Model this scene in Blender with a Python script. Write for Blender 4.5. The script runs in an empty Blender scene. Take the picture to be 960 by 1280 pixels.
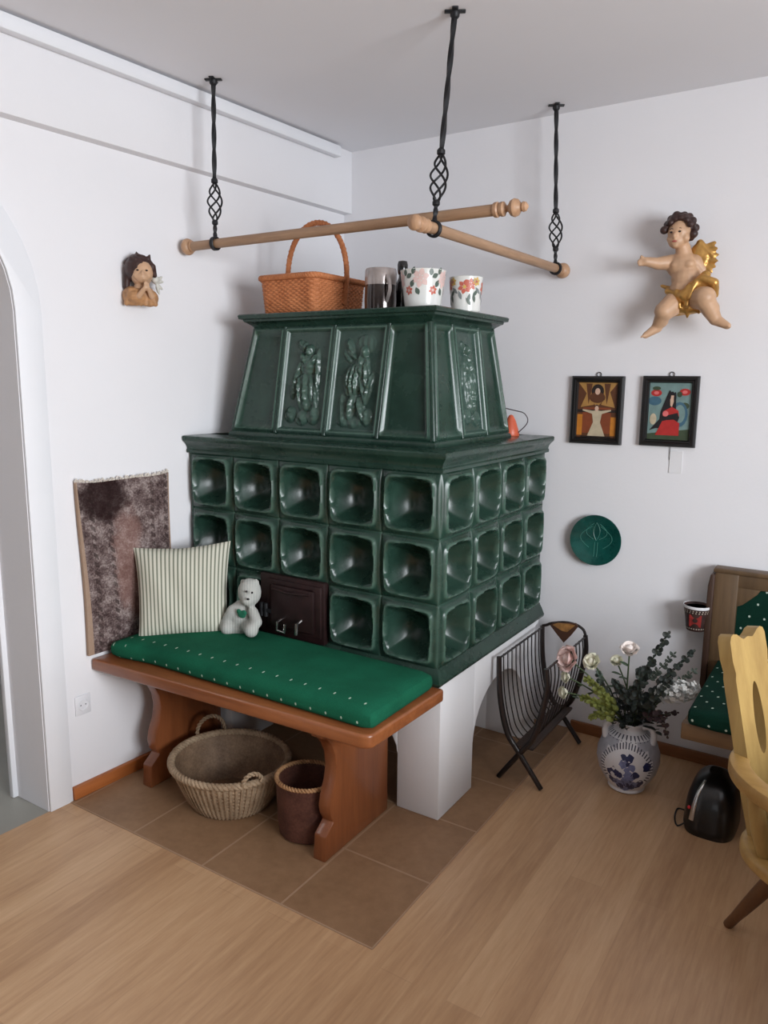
import bpy, bmesh, math, random
from mathutils import Vector, Matrix, noise
random.seed(7)
PI = math.pi
C = bpy.context.scene.collection
sin, cos = math.sin, math.cos

# ------------------------------------------------------------------ camera
F, YAW, PIT, ROLL = 951.39, .5685, -.1725, .0098
CAM = Vector((1.1142, -2.0739, 1.483))
FW = Vector((-sin(YAW)*cos(PIT), cos(YAW)*cos(PIT), sin(PIT)))
RT = Vector((cos(YAW), sin(YAW), 0)); UP = RT.cross(FW)
RR = cos(ROLL)*RT + sin(ROLL)*UP; UU = -sin(ROLL)*RT + cos(ROLL)*UP
cd = bpy.data.cameras.new('camera'); cam = bpy.data.objects.new('camera', cd); C.objects.link(cam)
cd.sensor_fit = 'VERTICAL'; cd.sensor_height = 36; cd.lens = F/1280*36; cd.clip_start = .02
cam.matrix_world = Matrix(((RR.x, UU.x, -FW.x, CAM.x), (RR.y, UU.y, -FW.y, CAM.y), (RR.z, UU.z, -FW.z, CAM.z), (0, 0, 0, 1)))
bpy.context.scene.camera = cam
def at_y(px, py, y):            # where a sight line meets a plane of constant depth
    d = FW + RR*((px-480)/F) - UU*((py-640)/F)
    return CAM + d*((y-CAM.y)/d.y)
def at_z(px, py, z):
    d = FW + RR*((px-480)/F) - UU*((py-640)/F)
    return CAM + d*((z-CAM.z)/d.z)

# ------------------------------------------------------------------ mesh helpers
class MB:
    def __init__(s): s.V = []; s.F = []; s.I = []; s.m = 0; s.UV = {}; s.A = {}
    def add(s, V, Fc, uv=None):
        o = len(s.V); s.V += [Vector(v) for v in V]
        for f in Fc: s.F.append([i+o for i in f]); s.I.append(s.m)
        if uv:
            for i, q in enumerate(uv): s.UV[i+o] = q
    def xf(s, M, start=0):
        for i in range(start, len(s.V)): s.V[i] = M @ s.V[i]
    def bme(s, bm, M=None):
        bm.verts.index_update()
        s.add([(M @ v.co) if M else v.co for v in bm.verts], [[v.index for v in f.verts] for f in bm.faces]); bm.free()
    def box(s, lo, hi, bev=.004, seg=2, M=None):
        bm = bmesh.new(); bmesh.ops.create_cube(bm, size=1)
        lo, hi = Vector(lo), Vector(hi)
        for v in bm.verts: v.co = Vector([(lo[i]+hi[i])/2 + v.co[i]*(hi[i]-lo[i]) for i in range(3)])
        if bev: bmesh.ops.bevel(bm, geom=bm.edges[:], offset=bev, segments=seg, profile=.5, affect='EDGES')
        s.bme(bm, M)
    def prism(s, poly, axis, a, b, bev=.003, seg=2, M=None):
        mp = {'x': lambda u, v, w: (w, u, v), 'y': lambda u, v, w: (u, w, v), 'z': lambda u, v, w: (u, v, w)}[axis]
        bm = bmesh.new(); A = [bm.verts.new(mp(u, v, a)) for u, v in poly]; B = [bm.verts.new(mp(u, v, b)) for u, v in poly]
        n = len(poly); bm.faces.new(A); bm.faces.new(B[::-1])
        for i in range(n): bm.faces.new((A[i], B[i], B[(i+1) % n], A[(i+1) % n]))
        bmesh.ops.recalc_face_normals(bm, faces=bm.faces[:])
        if bev:
            ed = [e for e in bm.edges if len(e.link_faces) == 2 and e.calc_face_angle(0) > .5]
            bmesh.ops.bevel(bm, geom=ed, offset=bev, segments=seg, profile=.5, affect='EDGES')
        s.bme(bm, M)
    def tube(s, pts, r, n=10, closed=False, twist=0, caps=True, sq=False):
        pts = [Vector(p) for p in pts]; k = len(pts)
        rad = r if isinstance(r, (list, tuple)) else [r]*k
        ref = None; V = []
        for i, p in enumerate(pts):
            a = pts[(i-1) % k] if (closed or i > 0) else p; b = pts[(i+1) % k] if (closed or i < k-1) else p
            t = (b-a).normalized()
            if ref is None: ref = Vector((0, 0, 1)) if abs(t.z) < .9 else Vector((1, 0, 0))
            x = ref - t*ref.dot(t)
            if x.length < 1e-6: x = t.orthogonal()
            x.normalize(); ref = x; y = t.cross(x); tw = twist*i
            for j in range(n):
                an = 2*PI*j/n + tw + (PI/4 if sq else 0)
                V.append(p + (x*cos(an) + y*sin(an))*rad[i])
        Fc = []
        for i in range(k if closed else k-1):
            for j in range(n):
                a = i*n + j; b = i*n + (j+1) % n; i2 = (i+1) % k
                Fc.append((a, b, i2*n + (j+1) % n, i2*n + j))
        if caps and not closed:
            Fc.append(tuple(range(n))[::-1]); Fc.append(tuple((k-1)*n + j for j in range(n)))
        s.add(V, Fc)
    def lathe(s, prof, c=(0, 0, 0), n=40, M=None, fn=None):
        V = []; Fc = []; k = len(prof); c = Vector(c)
        for r, z in prof:
            for j in range(n):
                a = 2*PI*j/n; rr = r*(fn(a, z) if fn else 1)
                v = Vector((rr*cos(a), rr*sin(a), z)); V.append((M @ v if M else v) + c)
        for i in range(k-1):
            for j in range(n): Fc.append((i*n+j, i*n+(j+1) % n, (i+1)*n+(j+1) % n, (i+1)*n+j))
        if prof[0][0] > 1e-5: Fc.append(tuple(range(n))[::-1])
        if prof[-1][0] > 1e-5: Fc.append(tuple((k-1)*n+j for j in range(n)))
        s.add(V, Fc)
    def ell(s, c, r, M=None, n=16):
        if not isinstance(r, (list, tuple)): r = (r, r, r)
        V = []; c = Vector(c); h = n//2
        for i in range(h+1):
            t = PI*i/h
            for j in range(n):
                a = 2*PI*j/n; v = Vector((r[0]*sin(t)*cos(a), r[1]*sin(t)*sin(a), r[2]*cos(t)))
                V.append((M @ v if M else v) + c)
        Fc = []
        for i in range(h):
            for j in range(n): Fc.append((i*n+j, (i+1)*n+j, (i+1)*n+(j+1) % n, i*n+(j+1) % n))
        s.add(V, Fc)
    def cap(s, a, b, ra, rb, n=14, k=6):     # tapered limb with round ends
        a, b = Vector(a), Vector(b); d = (b-a); L = d.length; d.normalize()
        pts, rr = [], []
        for i in range(k+1): t = PI/2*(1-i/k); pts.append(a - d*ra*sin(t)); rr.append(max(ra*cos(t), 1e-4))
        for i in range(1, 4): pts.append(a + d*L*i/4); rr.append(ra+(rb-ra)*i/4)
        for i in range(k+1): t = PI/2*i/k; pts.append(b + d*rb*sin(t)); rr.append(max(rb*cos(t), 1e-4))
        s.tube(pts, rr, n)
    def grid(s, fn, nu, nv, cu=False, uv=False, flip=False):
        V = []; U = []
        for j in range(nv+1):
            for i in range(nu if cu else nu+1):
                u, v = i/nu, j/nv; V.append(fn(u, v)); U.append((u, v))
        w = nu if cu else nu+1; Fc = []
        for j in range(nv):
            for i in range(nu):
                q = (j*w+i, j*w+(i+1) % w, (j+1)*w+(i+1) % w, (j+1)*w+i)
                Fc.append(q[::-1] if flip else q)
        s.add(V, Fc, U if uv else None)
    def mesh(s, name, mats, org=Vector((0, 0, 0)), ang=38, fix=True):
        me = bpy.data.meshes.new(name)
        me.from_pydata([tuple(v-org) for v in s.V], [], s.F)
        me.validate(); 
        for m in (mats if isinstance(mats, (list, tuple)) else [mats]): me.materials.append(m)
        if len(me.polygons) == len(s.I): me.polygons.foreach_set('material_index', s.I)
        if s.UV:
            ul = me.uv_layers.new(name='map')
            for l in me.loops: ul.data[l.index].uv = s.UV.get(l.vertex_index, (0, 0))
        if fix:
            bm = bmesh.new(); bm.from_mesh(me); bmesh.ops.recalc_face_normals(bm, faces=bm.faces[:]); bm.to_mesh(me); bm.free()
        if s.A:
            at = me.attributes.new('rim', 'FLOAT', 'POINT')
            for i, q in s.A.items(): at.data[i].value = q
        me.shade_smooth()
        try: me.set_sharp_from_angle(angle=math.radians(ang))
        except Exception: pass
        return me

ORG = {}
def tag(o, label, cat, group=None, kind=None):
    if label: o['label'] = label
    if cat: o['category'] = cat
    if group: o['group'] = group
    if kind: o['kind'] = kind
    return o
def thing(name, loc, label, cat, group=None):
    o = bpy.data.objects.new(name, None); C.objects.link(o); o.location = loc; o.empty_display_size = .05
    ORG[o.name] = Vector(loc); return tag(o, label, cat, group)
def part(name, mb, mats, parent, label=None, ang=38, fix=True):
    o = bpy.data.objects.new(name, mb.mesh(name, mats, ORG[parent.name], ang, fix)); C.objects.link(o)
    o.parent = parent; ORG[o.name] = ORG[parent.name]
    if label: o['label'] = label
    return o
def solo(name, mb, mats, loc, label, cat, group=None, kind=None, ang=38, fix=True):
    o = bpy.data.objects.new(name, mb.mesh(name, mats, Vector(loc), ang, fix)); C.objects.link(o); o.location = loc
    ORG[o.name] = Vector(loc); return tag(o, label, cat, group, kind)
def struct(name, mb, mats, label=None, ang=38):
    return solo(name, mb, mats, (0, 0, 0), label, None, None, 'structure', ang)
def fuse(mb, voxel, it=3, fac=.5):      # melt overlapping volumes into one continuous surface
    me = bpy.data.meshes.new('tmp'); me.from_pydata([tuple(v) for v in mb.V], [], mb.F); me.validate()
    o = bpy.data.objects.new('tmp', me); C.objects.link(o)
    bm = bmesh.new(); bm.from_mesh(me); bmesh.ops.recalc_face_normals(bm, faces=bm.faces[:]); bm.to_mesh(me); bm.free()
    r = o.modifiers.new('r', 'REMESH'); r.mode = 'VOXEL'; r.voxel_size = voxel
    sm = o.modifiers.new('s', 'SMOOTH'); sm.iterations = it; sm.factor = fac
    dg = bpy.context.evaluated_depsgraph_get(); e = o.evaluated_get(dg); m2 = bpy.data.meshes.new_from_object(e)
    out = MB(); out.add([v.co.copy() for v in m2.vertices], [list(p.vertices) for p in m2.polygons])
    bpy.data.objects.remove(o); bpy.data.meshes.remove(me); bpy.data.meshes.remove(m2)
    return out
def frame(d, up=(0, 0, 1)):             # matrix whose z axis is d
    z = Vector(d).normalized(); u = Vector(up)
    if abs(z.dot(u)) > .98: u = Vector((0, 1, 0))
    x = u.cross(z).normalized(); y = z.cross(x)
    return Matrix(((x.x, y.x, z.x), (x.y, y.y, z.y), (x.z, y.z, z.z)))
def T(M3, t):
    m = M3.to_4x4(); m.translation = t; return m

# ------------------------------------------------------------------ materials
def lin(c):
    return tuple((x/255/12.92 if x/255 <= .04045 else ((x/255+.055)/1.055)**2.4) for x in c) + (1,)
class NT:
    def __init__(s, name):
        s.mat = bpy.data.materials.new(name); s.mat.use_nodes = True; s.t = s.mat.node_tree
        s.b = s.t.nodes['Principled BSDF']
    def n(s, typ, ins=None, out=0, **at):
        nd = s.t.nodes.new('ShaderNode'+typ)
        for k, v in at.items(): setattr(nd, k, v)
        for k, v in (ins or {}).items():
            if hasattr(v, 'is_output'): s.t.links.new(v, nd.inputs[k])
            else: nd.inputs[k].default_value = v
        return nd.outputs[out]
    def m(s, op, a, b=0.0, c=0.0): return s.n('Math', {0: a, 1: b, 2: c}, operation=op)
    def mix(s, f, a, b):
        nd = s.t.nodes.new('ShaderNodeMix'); nd.data_type = 'RGBA'
        for k, v in ((0, f), (6, a), (7, b)):
            if hasattr(v, 'is_output'): s.t.links.new(v, nd.inputs[k])
            else: nd.inputs[k].default_value = v
        return nd.outputs[2]
    def ramp(s, f, stops):
        nd = s.t.nodes.new('ShaderNodeValToRGB'); s.t.links.new(f, nd.inputs[0]); e = nd.color_ramp.elements
        while len(e) < len(stops): e.new(.5)
        for i, (p, c) in enumerate(stops): e[i].position = p; e[i].color = c
        return nd.outputs[0]
    def obj(s): return s.n('TexCoord', out=3)
    def uv(s): return s.n('TexCoord', out=2)
    def noise(s, sc=5, det=4, vec=None, rough=.5):
        return s.n('TexNoise', {'Vector': vec or s.obj(), 'Scale': sc, 'Detail': det, 'Roughness': rough})
    def mapv(s, vec, scale=(1, 1, 1), rot=(0, 0, 0)):
        return s.n('Mapping', {0: vec, 'Scale': scale, 'Rotation': rot})
    def sep(s, vec):
        nd = s.t.nodes.new('ShaderNodeSeparateXYZ'); s.t.links.new(vec, nd.inputs[0]); return nd.outputs
    def bump(s, h, st=.3, d=.01):
        o = s.n('Bump', {'Height': h, 'Strength': st, 'Distance': d}); s.t.links.new(o, s.b.inputs['Normal'])
    def fin(s, col, rough=.5, metal=0, coat=0, spec=.5):
        for k, v in (('Base Color', col), ('Roughness', rough), ('Metallic', metal), ('Coat Weight', coat), ('Specular IOR Level', spec)):
            if hasattr(v, 'is_output'): s.t.links.new(v, s.b.inputs[k])
            else: s.b.inputs[k].default_value = v
        return s.mat
def plain(name, c, rough=.5, metal=0, coat=0, var=.12, sc=8, bump=0, bsc=60, spec=.5):
    t = NT(name); a = lin(c); d = tuple(x*(1-var) for x in a[:3])+(1,); l = tuple(min(1, x*(1+var)) for x in a[:3])+(1,)
    col = t.ramp(t.noise(sc, 3), [(.3, d), (.7, l)])
    if bump: t.bump(t.noise(bsc, 3), bump, .004)
    return t.fin(col, rough, metal, coat, spec)
def wood(name, dark, light, axis='x', rough=.4, sc=1.0, coat=0):
    t = NT(name); st = {'x': (1.2, 14, 14), 'y': (14, 1.2, 14), 'z': (14, 14, 1.2)}[axis]
    v = t.mapv(t.obj(), tuple(q*sc for q in st))
    n1 = t.noise(1.6, 6, v, .6); n2 = t.noise(6, 3, v, .7)
    f = t.m('ADD', t.m('MULTIPLY', n1, .7), t.m('MULTIPLY', n2, .3))
    t.bump(n2, .08, .002)
    return t.fin(t.ramp(f, [(.3, lin(dark)), (.68, lin(light))]), rough, 0, coat)

m_wall = plain('white_plaster', (232, 231, 234), .9, var=.015, sc=2, bump=.08, bsc=90, spec=.2)
m_ceil = plain('ceiling_paint', (234, 234, 238), .95, var=.01, sc=2, spec=.1)
m_dim = plain('bounce_dimming_wall', (112, 106, 100), .9, var=.03)  # walls out of view, colour darkened to cut bounced light
m_trim = plain('white_gloss_trim', (232, 233, 237), .5, var=.01)
def floor_mat():
    t = NT('oak_laminate'); o = t.obj()
    v = t.mapv(o, (1, 1, 1), (0, 0, PI/2))
    br = t.t.nodes.new('ShaderNodeTexBrick'); t.t.links.new(v, br.inputs['Vector'])
    for k, q in (('Color1', (0, 0, 0, 1)), ('Color2', (1, 1, 1, 1)), ('Mortar', (.5, .5, .5, 1)), ('Scale', 1), ('Mortar Size', .0012), ('Brick Width', 1.25), ('Row Height', .095), ('Bias', 0)): br.inputs[k].default_value = q
    g = t.mapv(o, (16, 1.4, 8)); n1 = t.noise(.55, 6, g, .62); n2 = t.noise(5, 3, g, .6)
    f = t.m('ADD', t.m('MULTIPLY', t.m('ADD', t.m('MULTIPLY', n1, .65), t.m('MULTIPLY', n2, .35)), .85), t.m('MULTIPLY', br.outputs[0], .12))
    col = t.ramp(f, [(.3, lin((168, 129, 94))), (.5, lin((196, 157, 119))), (.7, lin((216, 180, 141)))])
    col = t.mix(t.m('MULTIPLY', br.outputs[1], .12), col, lin((110, 75, 50)))
    return t.fin(col, .36, 0, 0, .5)
m_floor = floor_mat()
def hearth_mat():
    t = NT('brown_stone_tile'); o = t.obj(); x, y, z = t.sep(o)
    def joint(c, off):
        f = t.m('FRACT', t.m('MULTIPLY', t.m('SUBTRACT', c, off), 1/.315)); d = t.m('ABSOLUTE', t.m('SUBTRACT', f, .5))
        return t.m('GREATER_THAN', d, .489)
    j = t.m('MAXIMUM', joint(x, .14-.315*6), joint(y, -.585-.315*2))
    n1 = t.noise(3, 5, o, .6); n2 = t.noise(28, 4, o, .6)
    f = t.m('ADD', t.m('MULTIPLY', n1, .6), t.m('MULTIPLY', n2, .4))
    col = t.ramp(f, [(.3, lin((132, 100, 72))), (.7, lin((162, 128, 97)))])
    t.bump(t.m('SUBTRACT', t.m('MULTIPLY', n2, .3), j), .25, .003)
    return t.fin(t.mix(t.m('MULTIPLY', j, .85), col, lin((172, 142, 116))), .5, 0, 0, .35)
m_hearth = hearth_mat()
m_hall = plain('grey_hall_tile', (150, 148, 140), .5, var=.08, sc=4)
m_hallwall = plain('hall_wall_paint', (214, 216, 222), .9, var=.02)
m_base = wood('baseboard_wood', (150, 82, 38), (186, 110, 56), 'y', .4)
m_baseb = wood('baseboard_wood_brown', (120, 74, 44), (158, 104, 66), 'x', .45)
def glaze(name, lipc, deepc):
    t = NT(name); o = t.obj()
    n1 = t.noise(7, 5, o, .6); n2 = t.noise(40, 3, o, .6)
    col = t.ramp(t.m('ADD', t.m('MULTIPLY', n1, .75), t.m('MULTIPLY', n2, .25)), [(.3, lin(deepc)), (.7, lin(lipc))])
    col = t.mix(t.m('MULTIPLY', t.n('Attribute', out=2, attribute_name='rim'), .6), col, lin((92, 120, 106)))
    t.bump(t.noise(14, 3, o), .12, .006)
    return t.fin(col, t.ramp(n1, [(.3, (.22,)*3+(1,)), (.7, (.33,)*3+(1,))]), 0, .04, .38)
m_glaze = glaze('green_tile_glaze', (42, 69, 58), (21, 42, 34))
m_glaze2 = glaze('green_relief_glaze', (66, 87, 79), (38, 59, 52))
m_white = plain('white_masonry', (232, 232, 234), .85, var=.015, sc=3, bump=.1, bsc=70, spec=.2)
m_iron = plain('black_wrought_iron', (34, 34, 37), .5, .4, var=.2, sc=30)
m_castiron = plain('dark_cast_iron', (46, 28, 28), .42, .35, var=.25, sc=20, bump=.1)
m_chrome = plain('worn_chrome', (190, 188, 186), .22, 1, var=.05)
m_rod = wood('pale_turned_wood', (142, 110, 84), (176, 142, 112), 'x', .5, 2)
m_rod2 = wood('pale_turned_wood_along', (142, 110, 84), (176, 142, 112), 'y', .5, 2)
m_knob = wood('turned_knob_wood', (160, 122, 92), (190, 152, 120), 'z', .45, 2)
m_bench = wood('cherry_stained_wood_long', (120, 66, 36), (158, 96, 56), 'x', .32, 1, .2)
m_benchz = wood('cherry_stained_wood_upright', (108, 58, 32), (144, 84, 48), 'z', .34, 1, .2)
m_pine = wood('yellow_pine', (142, 113, 66), (174, 145, 88), 'z', .42, .8)
m_pinex = wood('yellow_pine_curved', (144, 108, 58), (178, 142, 82), 'x', .42, .8)
m_pined = wood('dark_pine_leg', (84, 54, 32), (112, 74, 44), 'z', .5)
m_oldw = wood('weathered_oak', (78, 60, 42), (112, 88, 62), 'z', .5)
m_oldx = wood('weathered_oak_rail', (100, 76, 54), (132, 102, 70), 'x', .5)
def dotted(name, base, dark, dot, ymax=9, du=.056, dv=.046, r=.055, r2=.12):
    t = NT(name); x, y, z = t.sep(t.obj())
    v = t.m('DIVIDE', t.m('SUBTRACT', y, z), dv); row = t.m('FLOOR', v)
    u = t.m('ADD', t.m('DIVIDE', x, du), t.m('MULTIPLY', t.m('MODULO', row, 2.0), .5))
    fu = t.m('SUBTRACT', t.m('FRACT', u), .5); fv = t.m('SUBTRACT', t.m('FRACT', v), .5)
    d = t.m('ADD', t.m('POWER', t.m('DIVIDE', fu, r), 2.0), t.m('POWER', t.m('DIVIDE', fv, r2), 2.0))
    dotm = t.m('MULTIPLY', t.m('LESS_THAN', d, 1.0), t.m('LESS_THAN', y, ymax))
    n = t.noise(9, 3); fine = t.noise(320, 2)
    col = t.ramp(t.m('ADD', t.m('MULTIPLY', n, .6), t.m('MULTIPLY', fine, .4)), [(.3, lin(dark)), (.7, lin(base))])
    t.bump(fine, .3, .002)
    return t.fin(t.mix(dotm, col, lin(dot)), .9, 0, 0, .15)
m_cush = dotted('green_dotted_upholstery', (24, 100, 73), (16, 78, 56), (176, 198, 180), -.11)
m_cushd = dotted('deep_green_dotted_upholstery', (12, 54, 42), (6, 36, 28), (190, 204, 192), 9, .05, .05, .075, .085)
# ================================================================== SETTING
H = 2.506; BY = .9686; K = .0523
def lx(y): return -1.117 + K*y
SH = Matrix(((1, K, 0, 0), (0, 1, 0, 0), (0, 0, 1, 0), (0, 0, 0, 1)))      # the left wall runs three degrees off square
def arc(half, spring, rise, yc=-1.43, n=28):
    return [(yc + half*cos(PI*i/n), spring + rise*sin(PI*i/n)) for i in range(n+1)]
mb = MB()
mb.prism([(1.05, 0), (1.05, H), (-6.05, H), (-6.05, 0)] + [(-2.2, 0)] + arc(.77, 1.68, .55)[::-1] + [(-.66, 0)], 'x', -1.297, -1.117, 0, M=SH)
struct('wall_left', mb, m_wall)
mb = MB(); a0 = arc(.772, 1.68, .55); a1 = arc(.857, 1.68, .64)
mb.prism([(-.658, 0)] + a0 + [(-2.202, 0), (-2.287, 0)] + a1[::-1] + [(-.573, 0)], 'x', -1.1175, -1.106, .003, M=SH)
struct('trim_1', mb, m_trim)
mb = MB(); a0 = arc(.752, 1.68, .53); a1 = arc(.80, 1.68, .58)
mb.prism([(-.678, 0)] + a0 + [(-2.182, 0), (-2.23, 0)] + a1[::-1] + [(-.63, 0)], 'x', -1.318, -1.296, .003, M=SH)
struct('trim_2', mb, m_trim)
mb = MB(); mb.box((-1.20, BY, 0), (3.45, BY+.12, H), 0); struct('wall_back', mb, m_wall)
mb = MB(); mb.box((-4, -6.15, H), (3.55, 1.09, H+.1), 0); struct('ceiling', mb, m_ceil)
mb = MB()
for lo, hi in (((3.4, -6.05, 0), (3.55, BY, .85)), ((3.4, -6.05, 2.2), (3.55, BY, H)), ((3.4, -6.05, .85), (3.55, -2.6, 2.2)), ((3.4, -.7, .85), (3.55, BY, 2.2))): mb.box(lo, hi, 0)
struct('wall_right', mb, m_dim)
mb = MB()
for lo, hi in (((-1.31, -6.15, 0), (3.55, -6.05, .85)), ((-1.31, -6.15, 2.2), (3.55, -6.05, H)), ((-1.31, -6.15, .85), (.5, -6.05, 2.2)), ((2.3, -6.15, .85), (3.55, -6.05, 2.2))): mb.box(lo, hi, 0)
struct('wall_front', mb, m_dim)
def win_frame(name, ax, c, a, b):
    mb = MB(); w = .06
    for lo, hi in (((a, .85), (a+w, 2.2)), ((b-w, .85), (b, 2.2)), ((a, .85), (b, .85+w)), ((a, 2.2-w), (b, 2.2)), (((a+b)/2-w/2, .85), ((a+b)/2+w/2, 2.2))):
        if ax == 'x': mb.box((c, lo[0], lo[1]), (c+.06, hi[0], hi[1]), .004)
        else: mb.box((lo[0], c, lo[1]), (hi[0], c+.06, hi[1]), .004)
    struct(name, mb, m_trim)
win_frame('window_1', 'x', 3.47, -2.6, -.7); win_frame('window_2', 'y', -6.13, .5, 2.3)
mb = MB(); mb.add([(lx(-6.05), -6.05, 0), (3.5, -6.05, 0), (3.5, 1.05, 0), (lx(1.05), 1.05, 0)], [(0, 1, 2, 3)]); struct('floor', mb, m_floor)
mb = MB(); mb.prism([(lx(-.585)+.001, -.585), (.14, -.585), (.14, BY), (lx(BY)+.001, BY)], 'z', -.01, .0035, .0015, 1); struct('floor_hearth', mb, m_hearth)
mb = MB(); mb.add([(-4, -6.05, -.001), (lx(-6.05), -6.05, -.001), (lx(1.05), 1.05, -.001), (-4, 1.05, -.001)], [(0, 1, 2, 3)]); struct('floor_hall', mb, m_hall)
mb = MB(); mb.box((-4.1, -6.05, 0), (-4, 1.05, H), 0); mb.box((-4.1, 1.05, 0), (-1.3, 1.15, H), 0); mb.box((-4.1, -6.15, 0), (-1.31, -6.05, H), 0); struct('wall_hall', mb, m_hallwall)
mb = MB(); mb.prism([(-.571, .0035), (0.02, .0035), (0.02, .05), (-.571, .05)], 'x', -1.119, -1.1, .003, M=SH); struct('baseboard_left', mb, m_base)
mb = MB(); mb.box((.142, BY-.016, 0), (3.4, BY+.001, .046), .003); struct('baseboard_back', mb, m_baseb)
mb = MB(); mb.prism([(BY, 2.236), (BY, H), (-6.05, H), (-6.05, 2.236)], 'x', -1.2, -1.072, .003, M=SH); struct('beam', mb, m_wall)
mb = MB(); mb.prism([(.845, 2.452), (.845, 2.498), (-6.0, 2.498), (-6.0, 2.452)], 'x', -1.073, -1.035, .006, M=SH); struct('trim_3', mb, m_trim)

# ================================================================== TILED STOVE
ST = thing('tile_stove', (-.55, .45, 0), 'big dark green tiled stove with concave tiles on a white masonry base', 'stove')
mb = MB(); ZB = .505
mb.box((-.166, .03, .0035), (0, .287, ZB), .004)                     # corner pier
mb.box((-1.1, .03, .0035), (-.95, .287, ZB), .004)
def arch2(c, h, s, r, n=20): return [(c + h*cos(PI*i/n), s + r*sin(PI*i/n)) for i in range(n+1)]
mb.prism([(.287, ZB)] + arch2(.521, .234, .17, .205)[::-1] + [(.755, .0035), (.9, .0035), (.9, ZB)], 'x', -.166, 0, .003)
mb.prism([(-.95, ZB)] + arch2(-.558, .392, .20, .19)[::-1] + [(-.166, ZB)], 'y', .03, .15, .003)
mb.box((-1.1, .755, .0035), (-.16, .9, ZB), .003)
mb.box((-1.1, .28, .0035), (-1.03, .76, ZB), 0)
mb.box((-1.08, .05, .42), (-.02, .88, ZB), 0)
part('masonry_base', mb, m_white, ST)
# concave tiles, three courses round two sides
TZ0, TZ1, TW = .553, 1.2, .22; TH = (TZ1-TZ0)/3
def tile_h(u, v):
    au, av = abs(u), abs(v); s = (au**8+av**8)**(1/8); a = .79
    h = .021*(1-au**4)*(1-av**4) + .0065*math.exp(-((s-a-.02)/.042)**2)
    if s < a:
        rho = min(1, (.5*max(au, av) + .48*math.hypot(u, v))/a)
        h -= .098*(1-rho**2.7)
    e = max(au, av)
    if e > .965: h -= .005*(e-.965)/.035
    return h
def sm(a, b, x): t = max(0, min(1, (x-a)/(b-a))); return t*t*(3-2*t)
mb = MB(); NG = 46
def ease(t):  # more samples near the lip
    return t
def tile(o, ud, vd, nd):
    def fn(i, j):
        u, v = 2*i-1, 2*j-1
        return o + ud*(i*TW) + vd*(j*TH) + nd*tile_h(u, v)
    n0 = len(mb.V); mb.grid(fn, NG, NG)
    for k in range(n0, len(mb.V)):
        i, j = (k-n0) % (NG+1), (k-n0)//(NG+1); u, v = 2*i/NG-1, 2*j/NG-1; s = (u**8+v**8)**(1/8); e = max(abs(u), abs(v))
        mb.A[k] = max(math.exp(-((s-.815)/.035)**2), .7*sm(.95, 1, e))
for r in range(3):
    for c in range(5):
        if r == 0 and c == 2: continue
        tile(Vector((-TW*(c+1), 0, TZ0+TH*r)), Vector((1, 0, 0)), Vector((0, 0, 1)), Vector((0, -1, 0)))
    for c in range(4):
        tile(Vector((0, TW*c, TZ0+TH*r)), Vector((0, 1, 0)), Vector((0, 0, 1)), Vector((1, 0, 0)))
core = [(-.1, .1), (-.1, .88), (-1.06, .88), (-1.1, .1)]
mb.prism(core, 'z', .505, 1.2, 0)
mb.box((-1.105, .0, .545), (-1.098, .3, 1.205), 0); mb.box((-.3, .875, .545), (-.001, .882, 1.205), 0)
mb.box((-.661, .03, .545), (-.439, .1, .78), 0)
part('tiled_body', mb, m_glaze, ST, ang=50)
def sweep(mb, path, norms, prof, closed=False):
    V = []; k = len(prof)
    for p, nrm in zip(path, norms):
        for o, z in prof: V.append((p[0]+nrm[0]*o, p[1]+nrm[1]*o, z))
    n = len(path); Fc = []
    for i in range(n if closed else n-1):
        for j in range(k-1):
            a = i*k+j; b = ((i+1) % n)*k+j; Fc.append((a, b, b+1, a+1))
    if not closed: Fc.append(tuple(range(k))); Fc.append(tuple((n-1)*k+j for j in range(k))[::-1])
    mb.add(V, Fc)
PATH = [(-1.113, 0), (0, 0), (0, .9)]; NRM = [(0, -1), (1, -1), (1, 0)]
mb = MB()
sweep(mb, PATH, NRM, [(-.1, .5), (.014, .5), (.02, .505), (.022, .514), (.018, .522), (.01, .54), (.002, .553), (0, .56), (-.1, .56)])
part('sill', mb, m_glaze, ST)
mb = MB()
sweep(mb, PATH, NRM, [(-.15, 1.19), (0, 1.196), (.009, 1.198), (.010, 1.208), (.006, 1.213), (.008, 1.222), (.016, 1.234), (.026, 1.243), (.029, 1.247), (.03, 1.258), (.027, 1.2625), (.02, 1.264), (-.15, 1.264)])
mb.prism([(-1.106, .1), (-.1, .1), (-.1, .9), (-1.06, .9)], 'z', 1.19, 1.264, 0)
part('cornice', mb, m_glaze, ST)
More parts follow.
